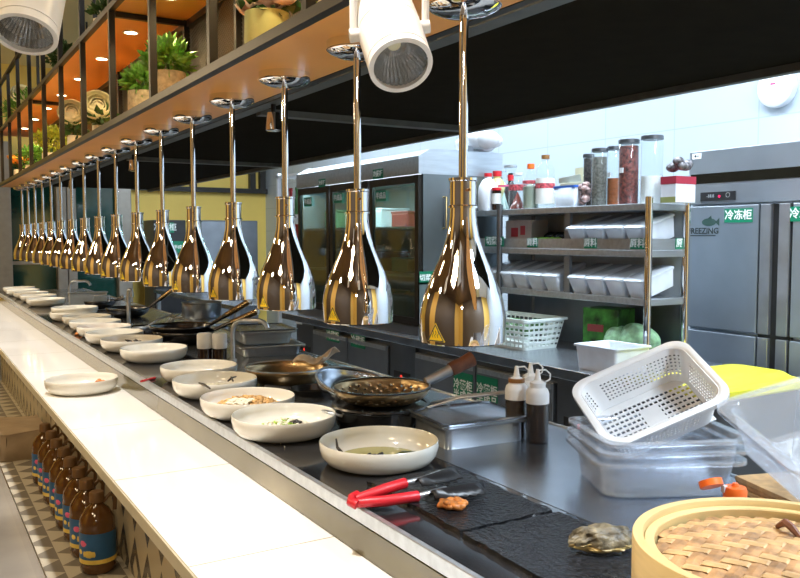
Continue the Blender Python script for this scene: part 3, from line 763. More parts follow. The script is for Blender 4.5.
d0 = Vector((d.x, d.y, 0)).normalized(); sd = Vector((-d0.y, d0.x, 0))
MB().tube([d0 * .122 + sd * .03 + Vector((0, 0, .004)), d * .6 + sd * .012, d * .97 + sd * .008, d, d * .97 - sd * .008, d * .6 - sd * .012, d0 * .122 - sd * .03 + Vector((0, 0, .004))], .0035, 8).build('wire_handle', steel, t, smooth=60)
t = root('perforated_ladle_pan', 'round perforated metal colander pan with brown wooden handle', 'colander', (px, py, CT + .0645))
b = bmesh.new(); n = 96; prof = [(.0, 0), (.03, 0), (.06, .001)] + [(.06 + .066 * math.sin(j / 12 * 1.5), .001 + .040 * (1 - math.cos(j / 12 * 1.5)) / .93) for j in range(1, 13)]
rings = [[b.verts.new((r_ * math.cos(2 * math.pi * i / n), r_ * math.sin(2 * math.pi * i / n), z)) for i in range(n)] for r_, z in prof[1:]]
b.faces.new(rings[0][::-1])
for k, (a, c) in enumerate(zip(rings, rings[1:])):
    for i in range(n):
        if k in (3, 5, 7, 9) and (i + (k // 2) % 2 * 2) % 4 == 0: continue
        b.faces.new([a[i], a[(i + 1) % n], c[(i + 1) % n], c[i]])
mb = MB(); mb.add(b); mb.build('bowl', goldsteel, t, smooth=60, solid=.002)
MB().lathe([(.1245, .040), (.131, .040), (.131, .044), (.1245, .044), (.1245, .040)], 64).build('rim', ironm, t, smooth=40)
q0, q1, q2 = at(430, 387, z=CT + .12), None, None
hd = Vector((.30, -.13, 0)).normalized()
hd = RT.copy(); hd.z = 0; hd = (hd * .94 + Vector((FW.x, FW.y, 0)) * .33).normalized(); slope = Vector((0, 0, .42))
h0 = hd * .124 + Vector((0, 0, .044)); h1 = h0 + (hd + slope) * .07; h2 = h0 + (hd + slope) * .135
MB().tube([h0, h1], [.013, .016], 12).build('shaft', steel, t, smooth=60)
MB().tube([h1, h1.lerp(h2, .35), h1.lerp(h2, .4), h2], [.0185, .020, .018, .021], 14).build('handle', woodh, t, smooth=60)
# steel wok leaning behind
def tilted(name, label, cat, u, v, z, r, d, rot, mat, zz=None):
    p = at(u, v, z=z); t = root(name, label, cat, (p.x, p.y, zz if zz is not None else z), rot)
    pr = wok_prof(r, d); MB().lathe(pr, 56).build('pan', mat, t, smooth=60, solid=.002)
    rp = [(r - .002, d - .002), (r + .003, d - .002), (r + .003, d + .002), (r - .002, d + .002), (r - .002, d - .002)]
    MB().lathe(rp, 56).build('rim', steel, t, smooth=40); return t
tilted('steel_wok', 'bright steel wok leaning behind the perforated colander pan', 'wok', 356, 404, CT + .03, .125, .055, (R(14), R(8), 0), M('blued steel', (.42, .47, .54), .2, .95, .2, 8), CT + .035)
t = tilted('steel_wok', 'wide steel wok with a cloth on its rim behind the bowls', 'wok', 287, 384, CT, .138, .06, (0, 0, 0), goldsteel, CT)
wp = t.location
# cloth
mb = MB(); p = wp + Vector((.10, -.02, .055)); nn = 16
vs = [[mb.b.verts.new(((i / nn - .5) * .13, (j / nn - .5) * .10, .016 + .012 * math.sin(i * .38 + j * .15) + .010 * math.sin(j * .45 - i * .2) + .025 * i / nn)) for j in range(nn + 1)] for i in range(nn + 1)]
for i in range(nn):
    for j in range(nn): mb.b.faces.new([vs[i][j], vs[i + 1][j], vs[i + 1][j + 1], vs[i][j + 1]])
tag(mb.build('kitchen_cloth', M('beige cloth', (.66, .58, .48), .85, 0, .1, 30, .2), None, p, (0, R(-4), R(-60)), smooth=180, solid=.003), 'crumpled beige cloth hanging on the rim of the wide steel wok', 'cloth')
p = at(312, 394, z=CT)
t = root('small_frying_pan', 'small black frying pan lying between bowls and steel wok', 'pan', (p.x, p.y, CT))
MB().lathe([(0, 0), (.055, 0), (.072, .02), (.070, .02), (.053, .003), (0, .003)], 32).build('pan', ironm, t, smooth=40)
MB().tube([(-.06, .03, .018), (-.13, .07, .026)], .006, 8).build('handle', blackpl, t)
# sauce bottles
def sauce_bottle(name, label, x, y, h=.155, r=.0275, cap=white_pl, fill=.62, grp='squeeze sauce bottles at the back of the counter'):
    t = root(name, label, 'bottle', (x, y, CT), group=grp)
    MB().lathe([(0, .002), (r - .002, .002), (r - .0015, h * fill), (0, h * fill)], 24).build('sauce', sauce_dk, t, smooth=40)
    MB().lathe([(0, 0), (r - .002, 0), (r, .003), (r, h * .82), (r * .9, h * .88), (r * .62, h * .92), (r * .62, h)], 24).build('body', clear('squeeze bottle plastic', (.92, .93, .93), .2, .1, .02), t, smooth=40)
    MB().lathe([(r + .0006, h * .66), (r + .0006, h * .82), (r * .92, h * .885), (r * .66, h * .925)], 24).build('shoulder', white_pl, t, smooth=40)
    MB().lathe([(r * .66, h * .92), (r * .7, h * .92), (r * .7, h * 1.0), (r * .3, h * 1.04), (.004, h * 1.22), (0, h * 1.22)], 20).build('nozzle', cap, t, smooth=40)
    MB().tube([Vector((r * .6, 0, h)), Vector((r * 1.05, 0, h * 1.05)), Vector((r * 1.1, 0, h * 1.14)), Vector((r * .7, 0, h * 1.21)), Vector((r * .15, 0, h * 1.2))], .0022, 6).build('cap_strap', white_pl, t, smooth=60)
    return t
for u, v, l, c in ((516, 437, 'dark sauce squeeze bottle with brown collar, left of the pair by the steel pan', cap_br),
                   (537, 442, 'dark sauce squeeze bottle with white nozzle, nearest the clear containers', white_pl),
                   (530, 432, 'dark sauce squeeze bottle standing behind the other two', white_pl)):
    p = at(u, v, z=CT); b_ = sauce_bottle('sauce_bottle', l, p.x, p.y, .145, fill=.65); b_.rotation_euler.z = R(-31)
    if c is cap_br:
        MB().lathe([(.0, .137), (.0205, .137), (.0205, .147), (0, .147)], 20).build('collar', cap_br, b_)
for u, l in ((200, 'left one of two short sauce jars with white tops behind the bent pipe'), (215, 'right one of two short sauce jars with white tops behind the bent pipe')):
    p = at(u, 361, z=CT); t = root('sauce_jar', l, 'jar', (p.x + .02, p.y, CT), group='short sauce jars in mid counter')
    MB().lathe([(0, 0), (.030, 0), (.028, .004), (.028, .05), (0, .05)], 24).build('sauce', sauce_dk, t, smooth=40)
    MB().lathe([(0, .0505), (.029, .0505), (.030, .054), (.030, .105), (.027, .11), (0, .11)], 24).build('white_top', white_pl, t, smooth=40)
# stacked steel pans
p = at(262, 352, z=CT)
t = root('lidded_steel_pan', 'steel pan with lid in mid counter beside the bent pipe, upper of two', 'pan', (p.x, p.y, CT + .046), (0, 0, R(-8)))
gn(.12, .13, .055, .012, .02).build('tub', steel, t, smooth=40, solid=.0015)
MB().rr([(.124, .134, 0), (.126, .136, .004), (.119, .129, .006), (.11, .12, .002), (.07, .09, .002)], .02, 6, cap1=True).build('lid', steel_top, t, (0, 0, .058), smooth=40)
t = root('steel_tray', 'shallow steel tray under the lidded pan in mid counter', 'tray', (p.x + .01, p.y - .01, CT), (0, 0, R(-8)))
gn(.14, .15, .044, .012, .02).build('tub', steel, t, smooth=40, solid=.0015)
# bent pipes
def pipe(u, vb, h, w_, label, r=.009, rz=0.0, dirx=None):
    p = at(u, vb, z=CT); d = Vector((RT.x, RT.y, 0)) if dirx is None else dirx
    t = root('bent_pipe', label, 'pipe', p); pts = [(0, 0, 0), (0, 0, h * .7)]
    for i in range(1, 7): a = R(15 * i); pts.append(tuple(d * (w_ * .28 * (1 - math.cos(a))) + Vector((0, 0, h * .7 + h * .3 * math.sin(a)))))
    pts.append(tuple(d * w_ * .72 + Vector((0, 0, h))))
    for i in range(1, 6): a = R(15 * i); pts.append(tuple(d * (w_ * .72 + w_ * .28 * math.sin(a)) + Vector((0, 0, h - h * .26 * (1 - math.cos(a))))))
    MB().tube(pts, r, 12).build('tube', steel, t, smooth=60)
    MB().cyl((0, 0, 0), (0, 0, .012), r * 1.8, 16).build('base_flange', steel, t, smooth=40); return t
pipe(233, 362, .165, .14, 'bent steel pipe over the sink beside the lidded pans')
pipe(129, 326, .20, .02, 'upright steel pipe behind the bowls in mid counter', .011)
pipe(70, 304, .17, .155, 'bent steel faucet near the far end of the counter')
# woks with steel handles in mid counter
def wok_handle(u, v, r, label, u1, v1, hm, mat=ironm, z=.0, lift=.1):
    p = at(u, v, z=CT); t = root('wok', label, 'wok', (p.x, p.y, CT + z))
    MB().lathe(wok_prof(r, .06), 48).build('pan', mat, t, smooth=60, solid=.002)
    d = Vector((RT.x, RT.y, 0)); d = (d + Vector((FW.x, FW.y, 0)) * .2).normalized(); h0 = d * (r - .004) + Vector((0, 0, .058)); L = u1
    e_ = h0 + d * L + Vector((0, 0, v1)); mid = h0.lerp(e_, .4)
    MB().tube([h0, mid], [.008, .012], 10).build('shaft', ironm, t, smooth=60)
    MB().tube([mid, e_], [.013, .016], 12).build('handle', hm, t, smooth=60)
    MB().sph(e_, .0165, n=12).build('end_cap', steel, t, smooth=60)
    return t
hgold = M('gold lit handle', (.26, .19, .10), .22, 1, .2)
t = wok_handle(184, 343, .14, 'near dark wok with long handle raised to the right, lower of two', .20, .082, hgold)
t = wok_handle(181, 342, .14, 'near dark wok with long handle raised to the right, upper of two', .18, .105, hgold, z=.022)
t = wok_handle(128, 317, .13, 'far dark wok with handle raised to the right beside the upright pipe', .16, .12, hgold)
p = at(150, 333, z=CT)
t = root('wide_flat_pan', 'flat black pan in mid counter holding ladles', 'pan', (p.x, p.y, CT))
MB().lathe([(0, 0), (.13, 0), (.15, .03), (.148, .03), (.128, .003), (0, .003)], 48).build('pan', ironm, t, smooth=40)
for i, (dx, dy, a) in enumerate(((-.05, .0, .3), (.02, .03, -.2), (.07, -.03, .8))):
    l = root('ladle', ['steel ladle lying in the flat black pan, left one', 'steel ladle lying in the flat black pan, middle one', 'steel ladle lying in the flat black pan, right one'][i], 'ladle', (p.x + dx, p.y + dy, CT + .0035), (0, 0, a), 'ladles in the flat black pan')
    MB().lathe([(0, 0), (.02, .003), (.034, .016), (.038, .03)], 20).build('cup', steel, l, smooth=60, solid=.0015)
    MB().tube([(.036, 0, .028), (.1, 0, .06), (.2, 0, .085)], .004, 8).build('handle', steel, l, smooth=60)
p = at(117, 322, z=CT)
t = wok_handle(98, 309, .12, 'farthest dark wok near the pale steel box', .05, .02, ironm)
MB().tube([(-.05, -.12, .06), (-.05, -.14, .10), (.05, -.14, .10), (.05, -.12, .06)], .004, 8).build('loop_handle', steel, t, smooth=60)
# far steel boxes
def sbox(name, label, u0, u1, vb, h, dy, mat, cat='cabinet', z=CT):
    a, b_ = at(u0, vb, z=z), at(u1, vb, z=z); 
    x0, x1 = a.x, min(b_.x, 1.44); y = a.y
    t = root(name, label, cat, (x0, y, z)); MB().box(0, x1 - x0, 0, dy, 0, h, .003).build('body', mat, t)
    MB().box(-.005, x1 - x0 + .005, -.008, dy, h, h + .008, .002).build('top', steel, t); return t
sbox('steel_splash_box', 'pale steel box near the far faucet', 70, 112, 311, .115, .05, M('pale blue steel', (.52, .58, .66), .4, .5), 'box')
# big steel pot and stand behind
p = at(196, 322, z=CT)
t = root('steel_stand', 'low steel stand carrying the stock pot behind the wok handles', 'stand', (1.225, 4.0, CT))
MB().box(0, .2, 0, .5, .055, .07, .002).build('top', steel_top, t)
for x in (.01, .19):
    for y in (.01, .49): MB().box(x - .008, x + .008, y - .008, y + .008, 0, .055).build('leg', steel, t)
t = root('stock_pot', 'wide steel stock pot standing on the low steel stand', 'pot', (1.325, 4.22, CT + .0705))
MB().lathe([(0, 0), (.095, 0), (.10, .008), (.10, .075), (.105, .079), (.105, .083), (.097, .083), (.095, .01), (0, .008)], 48).build('body', M('blue grey pot', (.30, .34, .40), .3, .9, .1), t, smooth=40)

# ============================================================ BACK COUNTER: UNDERCOUNTER FRIDGES, WORKTOP
BX, BZ = 2.42, .85
t = root('steel_worktop', 'long stainless steel worktop carrying the glass cabinet and the steel shelf', 'worktop', (BX, 0, BZ))
MB().box(0, .72, 2.385, 5.75, -.045, 0, .003).build('top', steel_top, t)
def Yb(u, X=BX): f = 957.4 * X / (u + 94.5); return (f - X * .516) / .8565
def unit(y1, doors, ctrl, label, sticker=None):
    """y1: far end; ctrl: width of the control panel; doors: widths"""
    tot = ctrl + sum(doors)
    t = root('undercounter_fridge', label, 'fridge', (BX + .02, y1 - tot, 0), group='steel fridges under the worktop')
    MB().box(.02, .66, 0, tot, .1, BZ - .046).build('body', steel_dk, t)
    for x in (.06, .6):
        for y in (.05, tot - .05): MB().cyl((x, y, 0), (x, y, .1), .02).build('leg', steel, t)
    y = tot - ctrl
    c = MB().box(0, .02, y + .004, tot - .004, .12, BZ - .05).build('control_panel', steel_dk, t)
    sg = MB().box(-.003, 0, y + .06, tot - .05, .58, .64).build('display', blackpl, t)
    text('●', .03, M('red led', (.5, .01, .01), .4, emit=(1, .05, .03), es=1.2), sg, (-.0035, y + ctrl / 2 + .01, .61), FX)
    for dwd in doors:
        d = MB().box(-.012, .019, y - dwd + .006, y - .006, .12, BZ - .075, .003).build('door', steel_mid, t)
        MB().box(-.016, -.0125, y - dwd + .02, y - .02, BZ - .105, BZ - .08, .001).build('handle', steel, d)
        y -= dwd
    return t, tot
ua, ta = unit(Yb(293), [.53, .52], .30, 'far undercounter fridge below the glass cabinet')
ub, tb_ = unit(Yb(386.5), [.58, .58], .29, 'middle undercounter fridge behind the wooden handled colander')
uc, tc_ = unit(Yb(386.5) - tb_ - .005, [], .31, 'near undercounter fridge behind the white perforated basket')
def stick(u, v, w_, h_, s, size, par, X, sx=1.0, **k):
    p = at(u, v, x=X); return sign(par, (X - par.location.x, p.y - par.location.y, p.z - par.location.z), w_, h_, s, size, sx=sx, **k)
stick(333, 336, .19, .075, '冷藏柜', .062, ua, BX + .007)
stick(358, 341, .19, .085, '冷藏柜', .062, ua, BX + .007)
stick(463, 391, .17, .19, '冷藏柜\n半成品', .056, ub, BX + .007, t=.001)
stick(487, 396, .17, .19, '冷藏柜\n半成品', .056, ub, BX + .007, t=.001)
stick(299, 322, .11, .03, '', .02, ua, BX + .019, bg=white_pl)
# glass cabinet
GX, GY0, GY1, GZ = 2.51, 3.96, 5.66, BZ
gh = 1.03
t = root('glass_door_cabinet', 'large steel display fridge with glass doors standing on the worktop', 'display fridge', (GX, GY0, GZ))
W_, D_ = GY1 - GY0, .60
MB().box(.03, D_, 0, .02, 0, gh - .10).build('side_panel', M('cabinet side steel', (.20, .23, .24), .35, .8, .1, 3), t)
MB().box(.03, D_, W_ - .02, W_, 0, gh - .10).build('side_panel', steel_mid, t)
MB().box(D_ - .015, D_, .02, W_ - .02, 0, gh - .1).build('back_panel', M('cabinet liner', (.26, .29, .29), .5, .1), t)
MB().box(.0, D_, .0, W_, 0, .05, .003).build('base', steel_dk, t)
mb = MB(); sec = [(0, gh - .10), (D_, gh - .10), (D_, gh + .045), (.10, gh + .045), (.07, gh + .04), (0, gh)]
va = [mb.b.verts.new((x, 0, z)) for x, z in sec]; vb = [mb.b.verts.new((x, W_, z)) for x, z in sec]
mb.b.faces.new(va[::-1]); mb.b.faces.new(vb)
for i in range(6): mb.b.faces.new([va[i], va[(i + 1) % 6], vb[(i + 1) % 6], vb[i]])
bmesh.ops.recalc_face_normals(mb.b, faces=mb.b.faces)
mb.build('canopy', steel, t)
for k, z in enumerate((.33, .62)):
    MB().box(.06, D_ - .02, .03, W_ - .03, z, z + .012).build('inner_shelf', steel, t)
yd = [(at(u, 200, x=GX).y - GY0) for u in (417, 372, 333, 301)]
doors = [(yd[1] + .004, yd[0] + .0), (yd[2], yd[1] - .004), (yd[3], yd[2])]
dn = [(.0, .60), (.60, 1.16), (1.16, 1.70)]
for a, b_ in dn:
    d = MB().box(.005, .03, a + .012, a + .05, .055, gh - .105).box(.005, .03, b_ - .05, b_ - .012, .055, gh - .105).box(.005, .03, a + .05, b_ - .05, .055, .10).box(.005, .03, a + .05, b_ - .05, gh - .15, gh - .105).build('door_frame', blackpaint, t)
    MB().box(.014, .019, a + .05, b_ - .05, .10, gh - .15).build('door_glass', tinted, d)
stick(322, 183, .11, .055, '冷藏柜', .034, t, GX, sx=1)
stick(378, 174, .13, .06, '冷藏柜', .04, t, GX)
for u, v in ((308, 202), (338, 198), (381, 196)): stick(u, v, .13, .065, '半成品', .042, t, GX + .004)
pp = at(423, 278, y=GY0)
sign(t, (.065, -.0005, .335), .12, .075, '切菜台', .04, rot=FY)
sign(t, (.05, -.0005, .16), .09, .30, '', .04, rot=FY, bg=M('dim notice', (.10, .14, .14), .5), name='notice')
MB().tube([(.17, 0, .62), (.17, -.03, .62), (.17, -.03, .80), (.17, 0, .80)], .006, 8).build('side_handle', M('brass', (.55, .4, .18), .3, 1), t, smooth=50)
MB().box(.10, .13, .1, W_ - .1, gh - .128, gh - .101).build('lamp_tube', M('lamp tube', (.9, .95, 1), .5, emit=(.8, .93, 1), es=4), t)
light('AREA', (GX + .13, (GY0 + GY1) / 2, GZ + gh - .135), 16, COOL, .03, 1.4)
# goods in the cabinet
gc = [white_pl, M('red carton', (.35, .05, .04), .5), M('green tray', (.08, .2, .10), .5), M('tan carton', (.4, .3, .18), .6)]
rnd = random.Random(5)
nm = ['white', 'red', 'green', 'tan']; whr = ['nearest the right end', 'right of the middle', 'in the middle', 'left of the middle', 'at the left end']
for z, lev in ((.0505, 'bottom'), (.3425, 'middle'), (.6325, 'top')):
    for k in range(5):
        y = .12 + .33 * k; c_ = (k * 3 + int(z * 10)) % 4; h = rnd.uniform(.10, .2)
        o = MB().box(0, .22, 0, .2, 0, h * .8, .01).box(.0, .22, -.008, .208, h * .8, h * .8 + .012, .003).build('food_tub', gc[c_], None, (GX + .2, GY0 + y, GZ + z))
        tag(o, '%s food tub on the %s shelf of the glass cabinet, %s' % (nm[c_], lev, whr[k]), 'tub', 'food tubs inside the glass cabinet')
# white bag on top of the cabinet
mb = MB(); rnd = random.Random(9)
for k in range(9): mb.sph((rnd.uniform(-.10, .10), rnd.uniform(-.16, .16), .05 + rnd.uniform(0, .03)), rnd.uniform(.05, .075), 1, 1.1, .75, 12)
p = at(496, 152, x=2.98)
tag(mb.build('plastic_bag', clear('white bag film', (.9, .92, .95), .3, .2, .75), None, (3.0, 3.86 + .16, GZ + gh + .045), smooth=60), 'crumpled white plastic bag on top of the glass cabinet', 'bag')
# open rack left of the cabinet
t = root('bottle_rack', 'narrow white steel rack with bottles left of the glass cabinet', 'rack', (2.7, 5.85, 0))
for x in (0, .35):
    for y in (0, .6): MB().box(x - .015, x + .015, y - .015, y + .015, 0, 1.95).build('post', white_pl, t)
for z in (.3, .9, 1.3, 1.6, 1.93): MB().box(-.015, .365, -.015, .615, z - .02, z).build('shelf_board', white_pl, t)
bc = [M('red bottle', (.5, .03, .03), .3), M('green bottle', (.08, .25, .08), .3)]
for z, lev in ((1.3, 'lower'), (1.6, 'upper')):
    for k in range(4):
        o = MB().lathe([(0, 0), (.035, 0), (.036, .12), (.014, .16), (.014, .2), (.018, .2), (.018, .225), (0, .225)], 16).build('bottle', bc[(k + (z > 1.5)) % 2], None, (2.76, 5.95 + .13 * k, z), smooth=40)
        tag(o, '%s bottle on the %s board of the white rack, %s' % (('red', 'green')[(k + (z > 1.5)) % 2], lev, ('nearest the cabinet', 'second from the cabinet', 'third from the cabinet', 'farthest from the cabinet')[k]), 'bottle', 'bottles on the white rack')

# ============================================================ STEEL SHELF UNIT
HX, HX2 = 2.85, 3.10; HY = [2.575, 3.117, 3.67, 3.90]
t = root('steel_shelf_unit', 'three tier stainless steel shelf standing on the worktop', 'shelf', (0, 0, BZ))
zs = [1.14, 1.36, 1.572]
for z in zs:
    MB().box(HX, HX2, HY[0], HY[3], z - .032 - BZ, z - BZ, .003).build('shelf_board', steel, t)
for x in (HX - .0, HX2):
    for k, y in enumerate((HY[0], HY[2] - .02)):
        MB().cyl((x, y, 0), (x, y, 1.60 - BZ), .017, 16).build('post', chrome if k == 0 else steel_dk, t, smooth=40)
MB().box(HX + .012, HX + .03, HY[1] - .02, HY[1] + .02, zs[0] - BZ, zs[2] - .032 - BZ).build('divider', steel_mid, t)
MB().box(HX + .01, HX2 - .01, HY[0] + .004, HY[0] + .008, zs[1] - BZ + .0005, zs[1] - BZ + .052).build('side_rail', steel, t)
fr = MB().box(HX + .004, HX + .008, HY[0] + .02, HY[3] - .02, zs[1] - BZ + .0005, zs[1] - BZ + .052).build('front_rail', steel, t)
MB().box(HX2 - .006, HX2 - .002, HY[0] + .02, HY[3] - .02, zs[0] - BZ, zs[2] - .032 - BZ).build('back_panel', M('pale back panel', (.42, .45, .47), .5, .2), t)
MB().box(HX2 - .006, HX2 - .002, HY[0] + .02, HY[3] - .02, 0, zs[0] - .032 - BZ).build('lower_back_panel', steel_dk, t)
for u in (532, 590, 637, 682):
    p = at(u, 239, x=HX); 
    if u == 682: sign(t, (HX2 - .045, HY[0] + .0035, zs[1] - BZ + .030), .05, .05, '原', .044, rot=FY); continue
    sign(t, (HX + .0035, p.y, zs[1] - BZ + .030), .085, .05, '原料', .044, rot=FX)
sign(t, (HX - .004, at(495, 240, x=HX).y, zs[1] - BZ + .035), .17, .055, '切菜台', .05)
# storage boxes
def lidbox(n, loc, label, grp, dx=.2, dy=.125, h=.075, rz=0):
    t = root('storage_box', label, 'storage box', loc, (0, R(-17), rz), grp)
    MB().rr([(dx / 2 - .012, dy / 2 - .012, 0), (dx / 2 - .002, dy / 2 - .002, h)], .012, 4).build('body', boxpl, t, smooth=40, solid=.002)
    MB().rr([(dx / 2 + .002, dy / 2 + .002, -.004), (dx / 2 + .002, dy / 2 + .002, .004), (dx / 2 - .006, dy / 2 - .006, .010)], .012, 4, cap0=False, cap1=True).build('lid', boxpl, t, (0, 0, h), smooth=40)
    return t
names5 = ['first from the right end', 'second from the right end', 'third from the right end', 'fourth from the right end', 'fifth from the right end', 'sixth from the right end', 'seventh from the right end', 'eighth from the right end', 'ninth from the right end']
lb = None
ys_mid = [2.66 + .128 * k for k in range(4)]
ys_low = [2.66 + .126 * k for k in range(9) if k != 3.5]
for lev, ys, z, h in (('middle', ys_mid, zs[1], .10), ('lowest', ys_low, zs[0], .085)):
    for k, y in enumerate(ys):
        if lev == 'lowest' and k >= 4: y += .07
        if y > 3.82: continue
        lidbox(0, (HX + .125, y, z + (.036 if lev == 'middle' else .026)), 'milky lidded storage box on the %s tier, %s' % (lev, names5[k]), 'milky storage boxes on the steel shelf', .22, .118, h)
# things on the middle tier left part
p = (HX + .12, 3.42, zs[1])
mb = MB(); rnd = random.Random(3)
for k in range(5): mb.sph((rnd.uniform(-.04, .04), -.12 + .06 * k, .04), .045, 1, 1.1, .8, 10)
tag(mb.build('black_bag', M('black bag film', (.02, .02, .025), .25, 0, .3), None, (HX + .15, 3.28, zs[1] + .012), smooth=60), 'crumpled black plastic bag on the middle tier', 'bag')
mb = MB()
for k in range(5): mb.sph((0, -.08 + .04 * k, .03), .03, 1, 1.2, .9, 8)
tag(mb.build('green_bag', M('lime green packet', (.25, .6, .03), .4), None, (HX + .06, 3.32, zs[1] + .003), smooth=60), 'lime green packets in front of the black bag', 'packet')
o = MB().box(0, .12, 0, .22, 0, .15, .002).build('printed_carton', M('pale carton', (.55, .45, .42), .6), None, (HX + .05, 3.42 + .02, zs[1] + .001))
tag(o, 'pale carton with red print at the back of the middle tier', 'carton')
MB().box(-.001, 0, .05, .09, .07, .12).box(-.001, 0, .11, .17, .06, .11).build('print', M('red print', (.5, .04, .05), .5), o)
# top tier goods
TZ = zs[2] + .0005
def onshelf(u, X=HX + .10): return at(u, 205, x=X).y
def bottle(name, label, u, prof, mat, X=HX + .1, cap=None, capmat=None, lab=None, labmat=None, txt=None, fill=None, fillmat=None, k=1.0, grp='bottles on the top tier'):
    y = onshelf(u, X); t = root(name, label, 'bottle', (X, y, TZ), group=grp); k *= 1.18
    prof = [(r * k, z * k) for r, z in prof]
    if fill: MB().lathe([(0, .002)] + [(max(0, r - .003), max(z, .003)) for r, z in prof if z <= fill * k and r > 0] + [(0, fill * k)], 20).build('contents', fillmat, t, smooth=40)
    MB().lathe(prof, 20).build('body', mat, t, smooth=40)
    if cap: MB().lathe([(0, cap[0] * k), (cap[2] * k, cap[0] * k), (cap[2] * k, cap[1] * k), (0, cap[1] * k)], 16).build('cap', capmat, t, smooth=40)
    if lab:
        l = MB().lathe([(lab[2] * k, lab[0] * k), (lab[2] * k, lab[1] * k)], 20).build('label', labmat, t, smooth=40)
        if txt: MB().lathe([(lab[2] * k + .0006, (lab[0] * .4 + lab[1] * .6) * k), (lab[2] * k + .0006, (lab[0] * .2 + lab[1] * .8) * k)], 20).build('print_band', txt, l)
    return t
redc = M('red cap', (.65, .02, .03), .35); yelc = M('yellow cap', (.85, .7, .05), .4)
redlab = M('red and white paper', (.62, .10, .12), .5, 0, .5, 90); whitelab = M('white paper', (.8, .78, .72), .5)
tealf = M('pale teal liquid', (.38, .50, .47), .2); brownf = M('red brown liquid', (.16, .03, .02), .2); olf = M('grey green liquid', (.28, .31, .24), .3)
jug = [(0, 0), (.046, 0), (.05, .008), (.05, .09), (.045, .12), (.028, .148), (.017, .156), (.017, .168)]
b_ = bottle('plastic_jug', 'white plastic jug with red cap at the left end of the top tier', 488, jug, M('milky jug', (.78, .80, .84), .3), X=HX + .05, cap=(.165, .182, .02), capmat=redc)
MB().tube([(0, -.045, .06), (0, -.062, .09), (0, -.05, .13), (0, -.03, .145)], .007, 8).build('handle', white_pl, b_, smooth=60)
bottle('plastic_jug', 'jug with yellow and red top behind the white jug', 497, jug, M('yellow jug', (.75, .7, .3), .35), X=HX + .16, cap=(.165, .19, .022), capmat=redc, k=1.05)
glb = [(0, 0), (.034, 0), (.036, .006), (.036, .10), (.03, .125), (.014, .15), (.0125, .195), (.015, .2)]
bottle('small_jar', 'small dark sauce jar with red lid and white label beside the jug', 496.5, [(0, 0), (.022, 0), (.023, .09), (.018, .095)], sauce_dk, X=HX + .05, cap=(.095, .108, .024), capmat=redc, lab=(.03, .08, .0236), labmat=whitelab)
bottle('glass_bottle', 'narrow necked bottle of pale liquid beside the small dark jar', 504, glb, glass, cap=(.195, .2, .013), capmat=glass, fill=.095, fillmat=tealf, lab=(.12, .128, .034), labmat=pink_lb, k=.95)
bottle('glass_carafe', 'tall clear glass carafe with grey lid behind the bottles', 510, [(0, 0), (.03, 0), (.03, .12), (.022, .16), (.03, .215)], glass, X=HX + .2, cap=(.215, .225, .033), capmat=steel)
bottle('sauce_bottle', 'dark red sauce bottle with broad pale label', 517.5, [(0, 0), (.042, 0), (.042, .10), (.036, .125), (.02, .15), (.02, .165)], glass, X=HX + .07, cap=(.16, .172, .022), capmat=white_pl, fill=.085, fillmat=brownf, lab=(.09, .115, .0424), labmat=redlab)
bottle('sauce_bottle', 'slim bottle with red cap behind the dark red sauce bottle', 510.5, glb, M('dark bottle glass', (.03, .03, .03), .1), X=HX + .14, cap=(.16, .19, .017), capmat=redc, k=.9)
bottle('glass_bottle', 'bottle of grey green liquid with orange cap', 530.5, [(0, 0), (.036, 0), (.037, .10), (.032, .135), (.014, .165), (.014, .185)], glass, X=HX + .06, cap=(.182, .205, .0165), capmat=orange, fill=.115, fillmat=olf, lab=(.115, .128, .038), labmat=redlab)
bottle('oil_bottle', 'tall clear oil bottle with brown cap and red white label', 545, [(0, 0), (.042, 0), (.043, .12), (.04, .18), (.018, .21), (.016, .225)], glass, X=HX + .09, cap=(.222, .240, .0185), capmat=cap_br, lab=(.02, .135, .0435), labmat=whitelab, txt=redlab)
# carton and blue edged tub
y = onshelf(568)
t = root('open_carton', 'beige cardboard carton with raised flap on the top tier', 'carton', (HX + .12, y, TZ))
MB().box(0, .11, -.085, .085, 0, .13, .002).build('body', M('beige card', (.52, .50, .36), .7), t)
MB().box(.105, .11, -.085, .085, .13, .215).build('flap', M('beige card flap', (.52, .50, .36), .7), t)
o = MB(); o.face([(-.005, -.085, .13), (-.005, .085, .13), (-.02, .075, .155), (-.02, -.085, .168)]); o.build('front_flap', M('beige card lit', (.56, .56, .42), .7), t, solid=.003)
mb = MB(); y = onshelf(568, HX + .04)
t = root('storage_tub', 'white tub with blue rim in front of the beige carton', 'tub', (HX + .06, y, TZ))
MB().rr([(.042, .07, 0), (.05, .078, .10)], .01, 4).build('body', M('white tub wall', (.70, .76, .84), .4), t, smooth=40, solid=.002)
MB().rr([(.052, .08, .095), (.052, .08, .106)], .01, 4, cap0=False).build('rim', M('blue rim', (.04, .16, .62), .4), t, solid=.003)
mb = MB(); rnd = random.Random(2)
for k in range(9): mb.sph((rnd.uniform(-.015, .015), rnd.uniform(-.028, .028), .02 + .01 * k), .022, 1, 1, .8, 8)
tag(mb.build('snack_packet', M('mottled packet', (.34, .22, .2), .4, 0, .8, 50), None, (HX + .045, onshelf(585, HX + .05) - .0, TZ + .005), smooth=60), 'mottled red and brown packet beside the blue rimmed tub', 'packet')
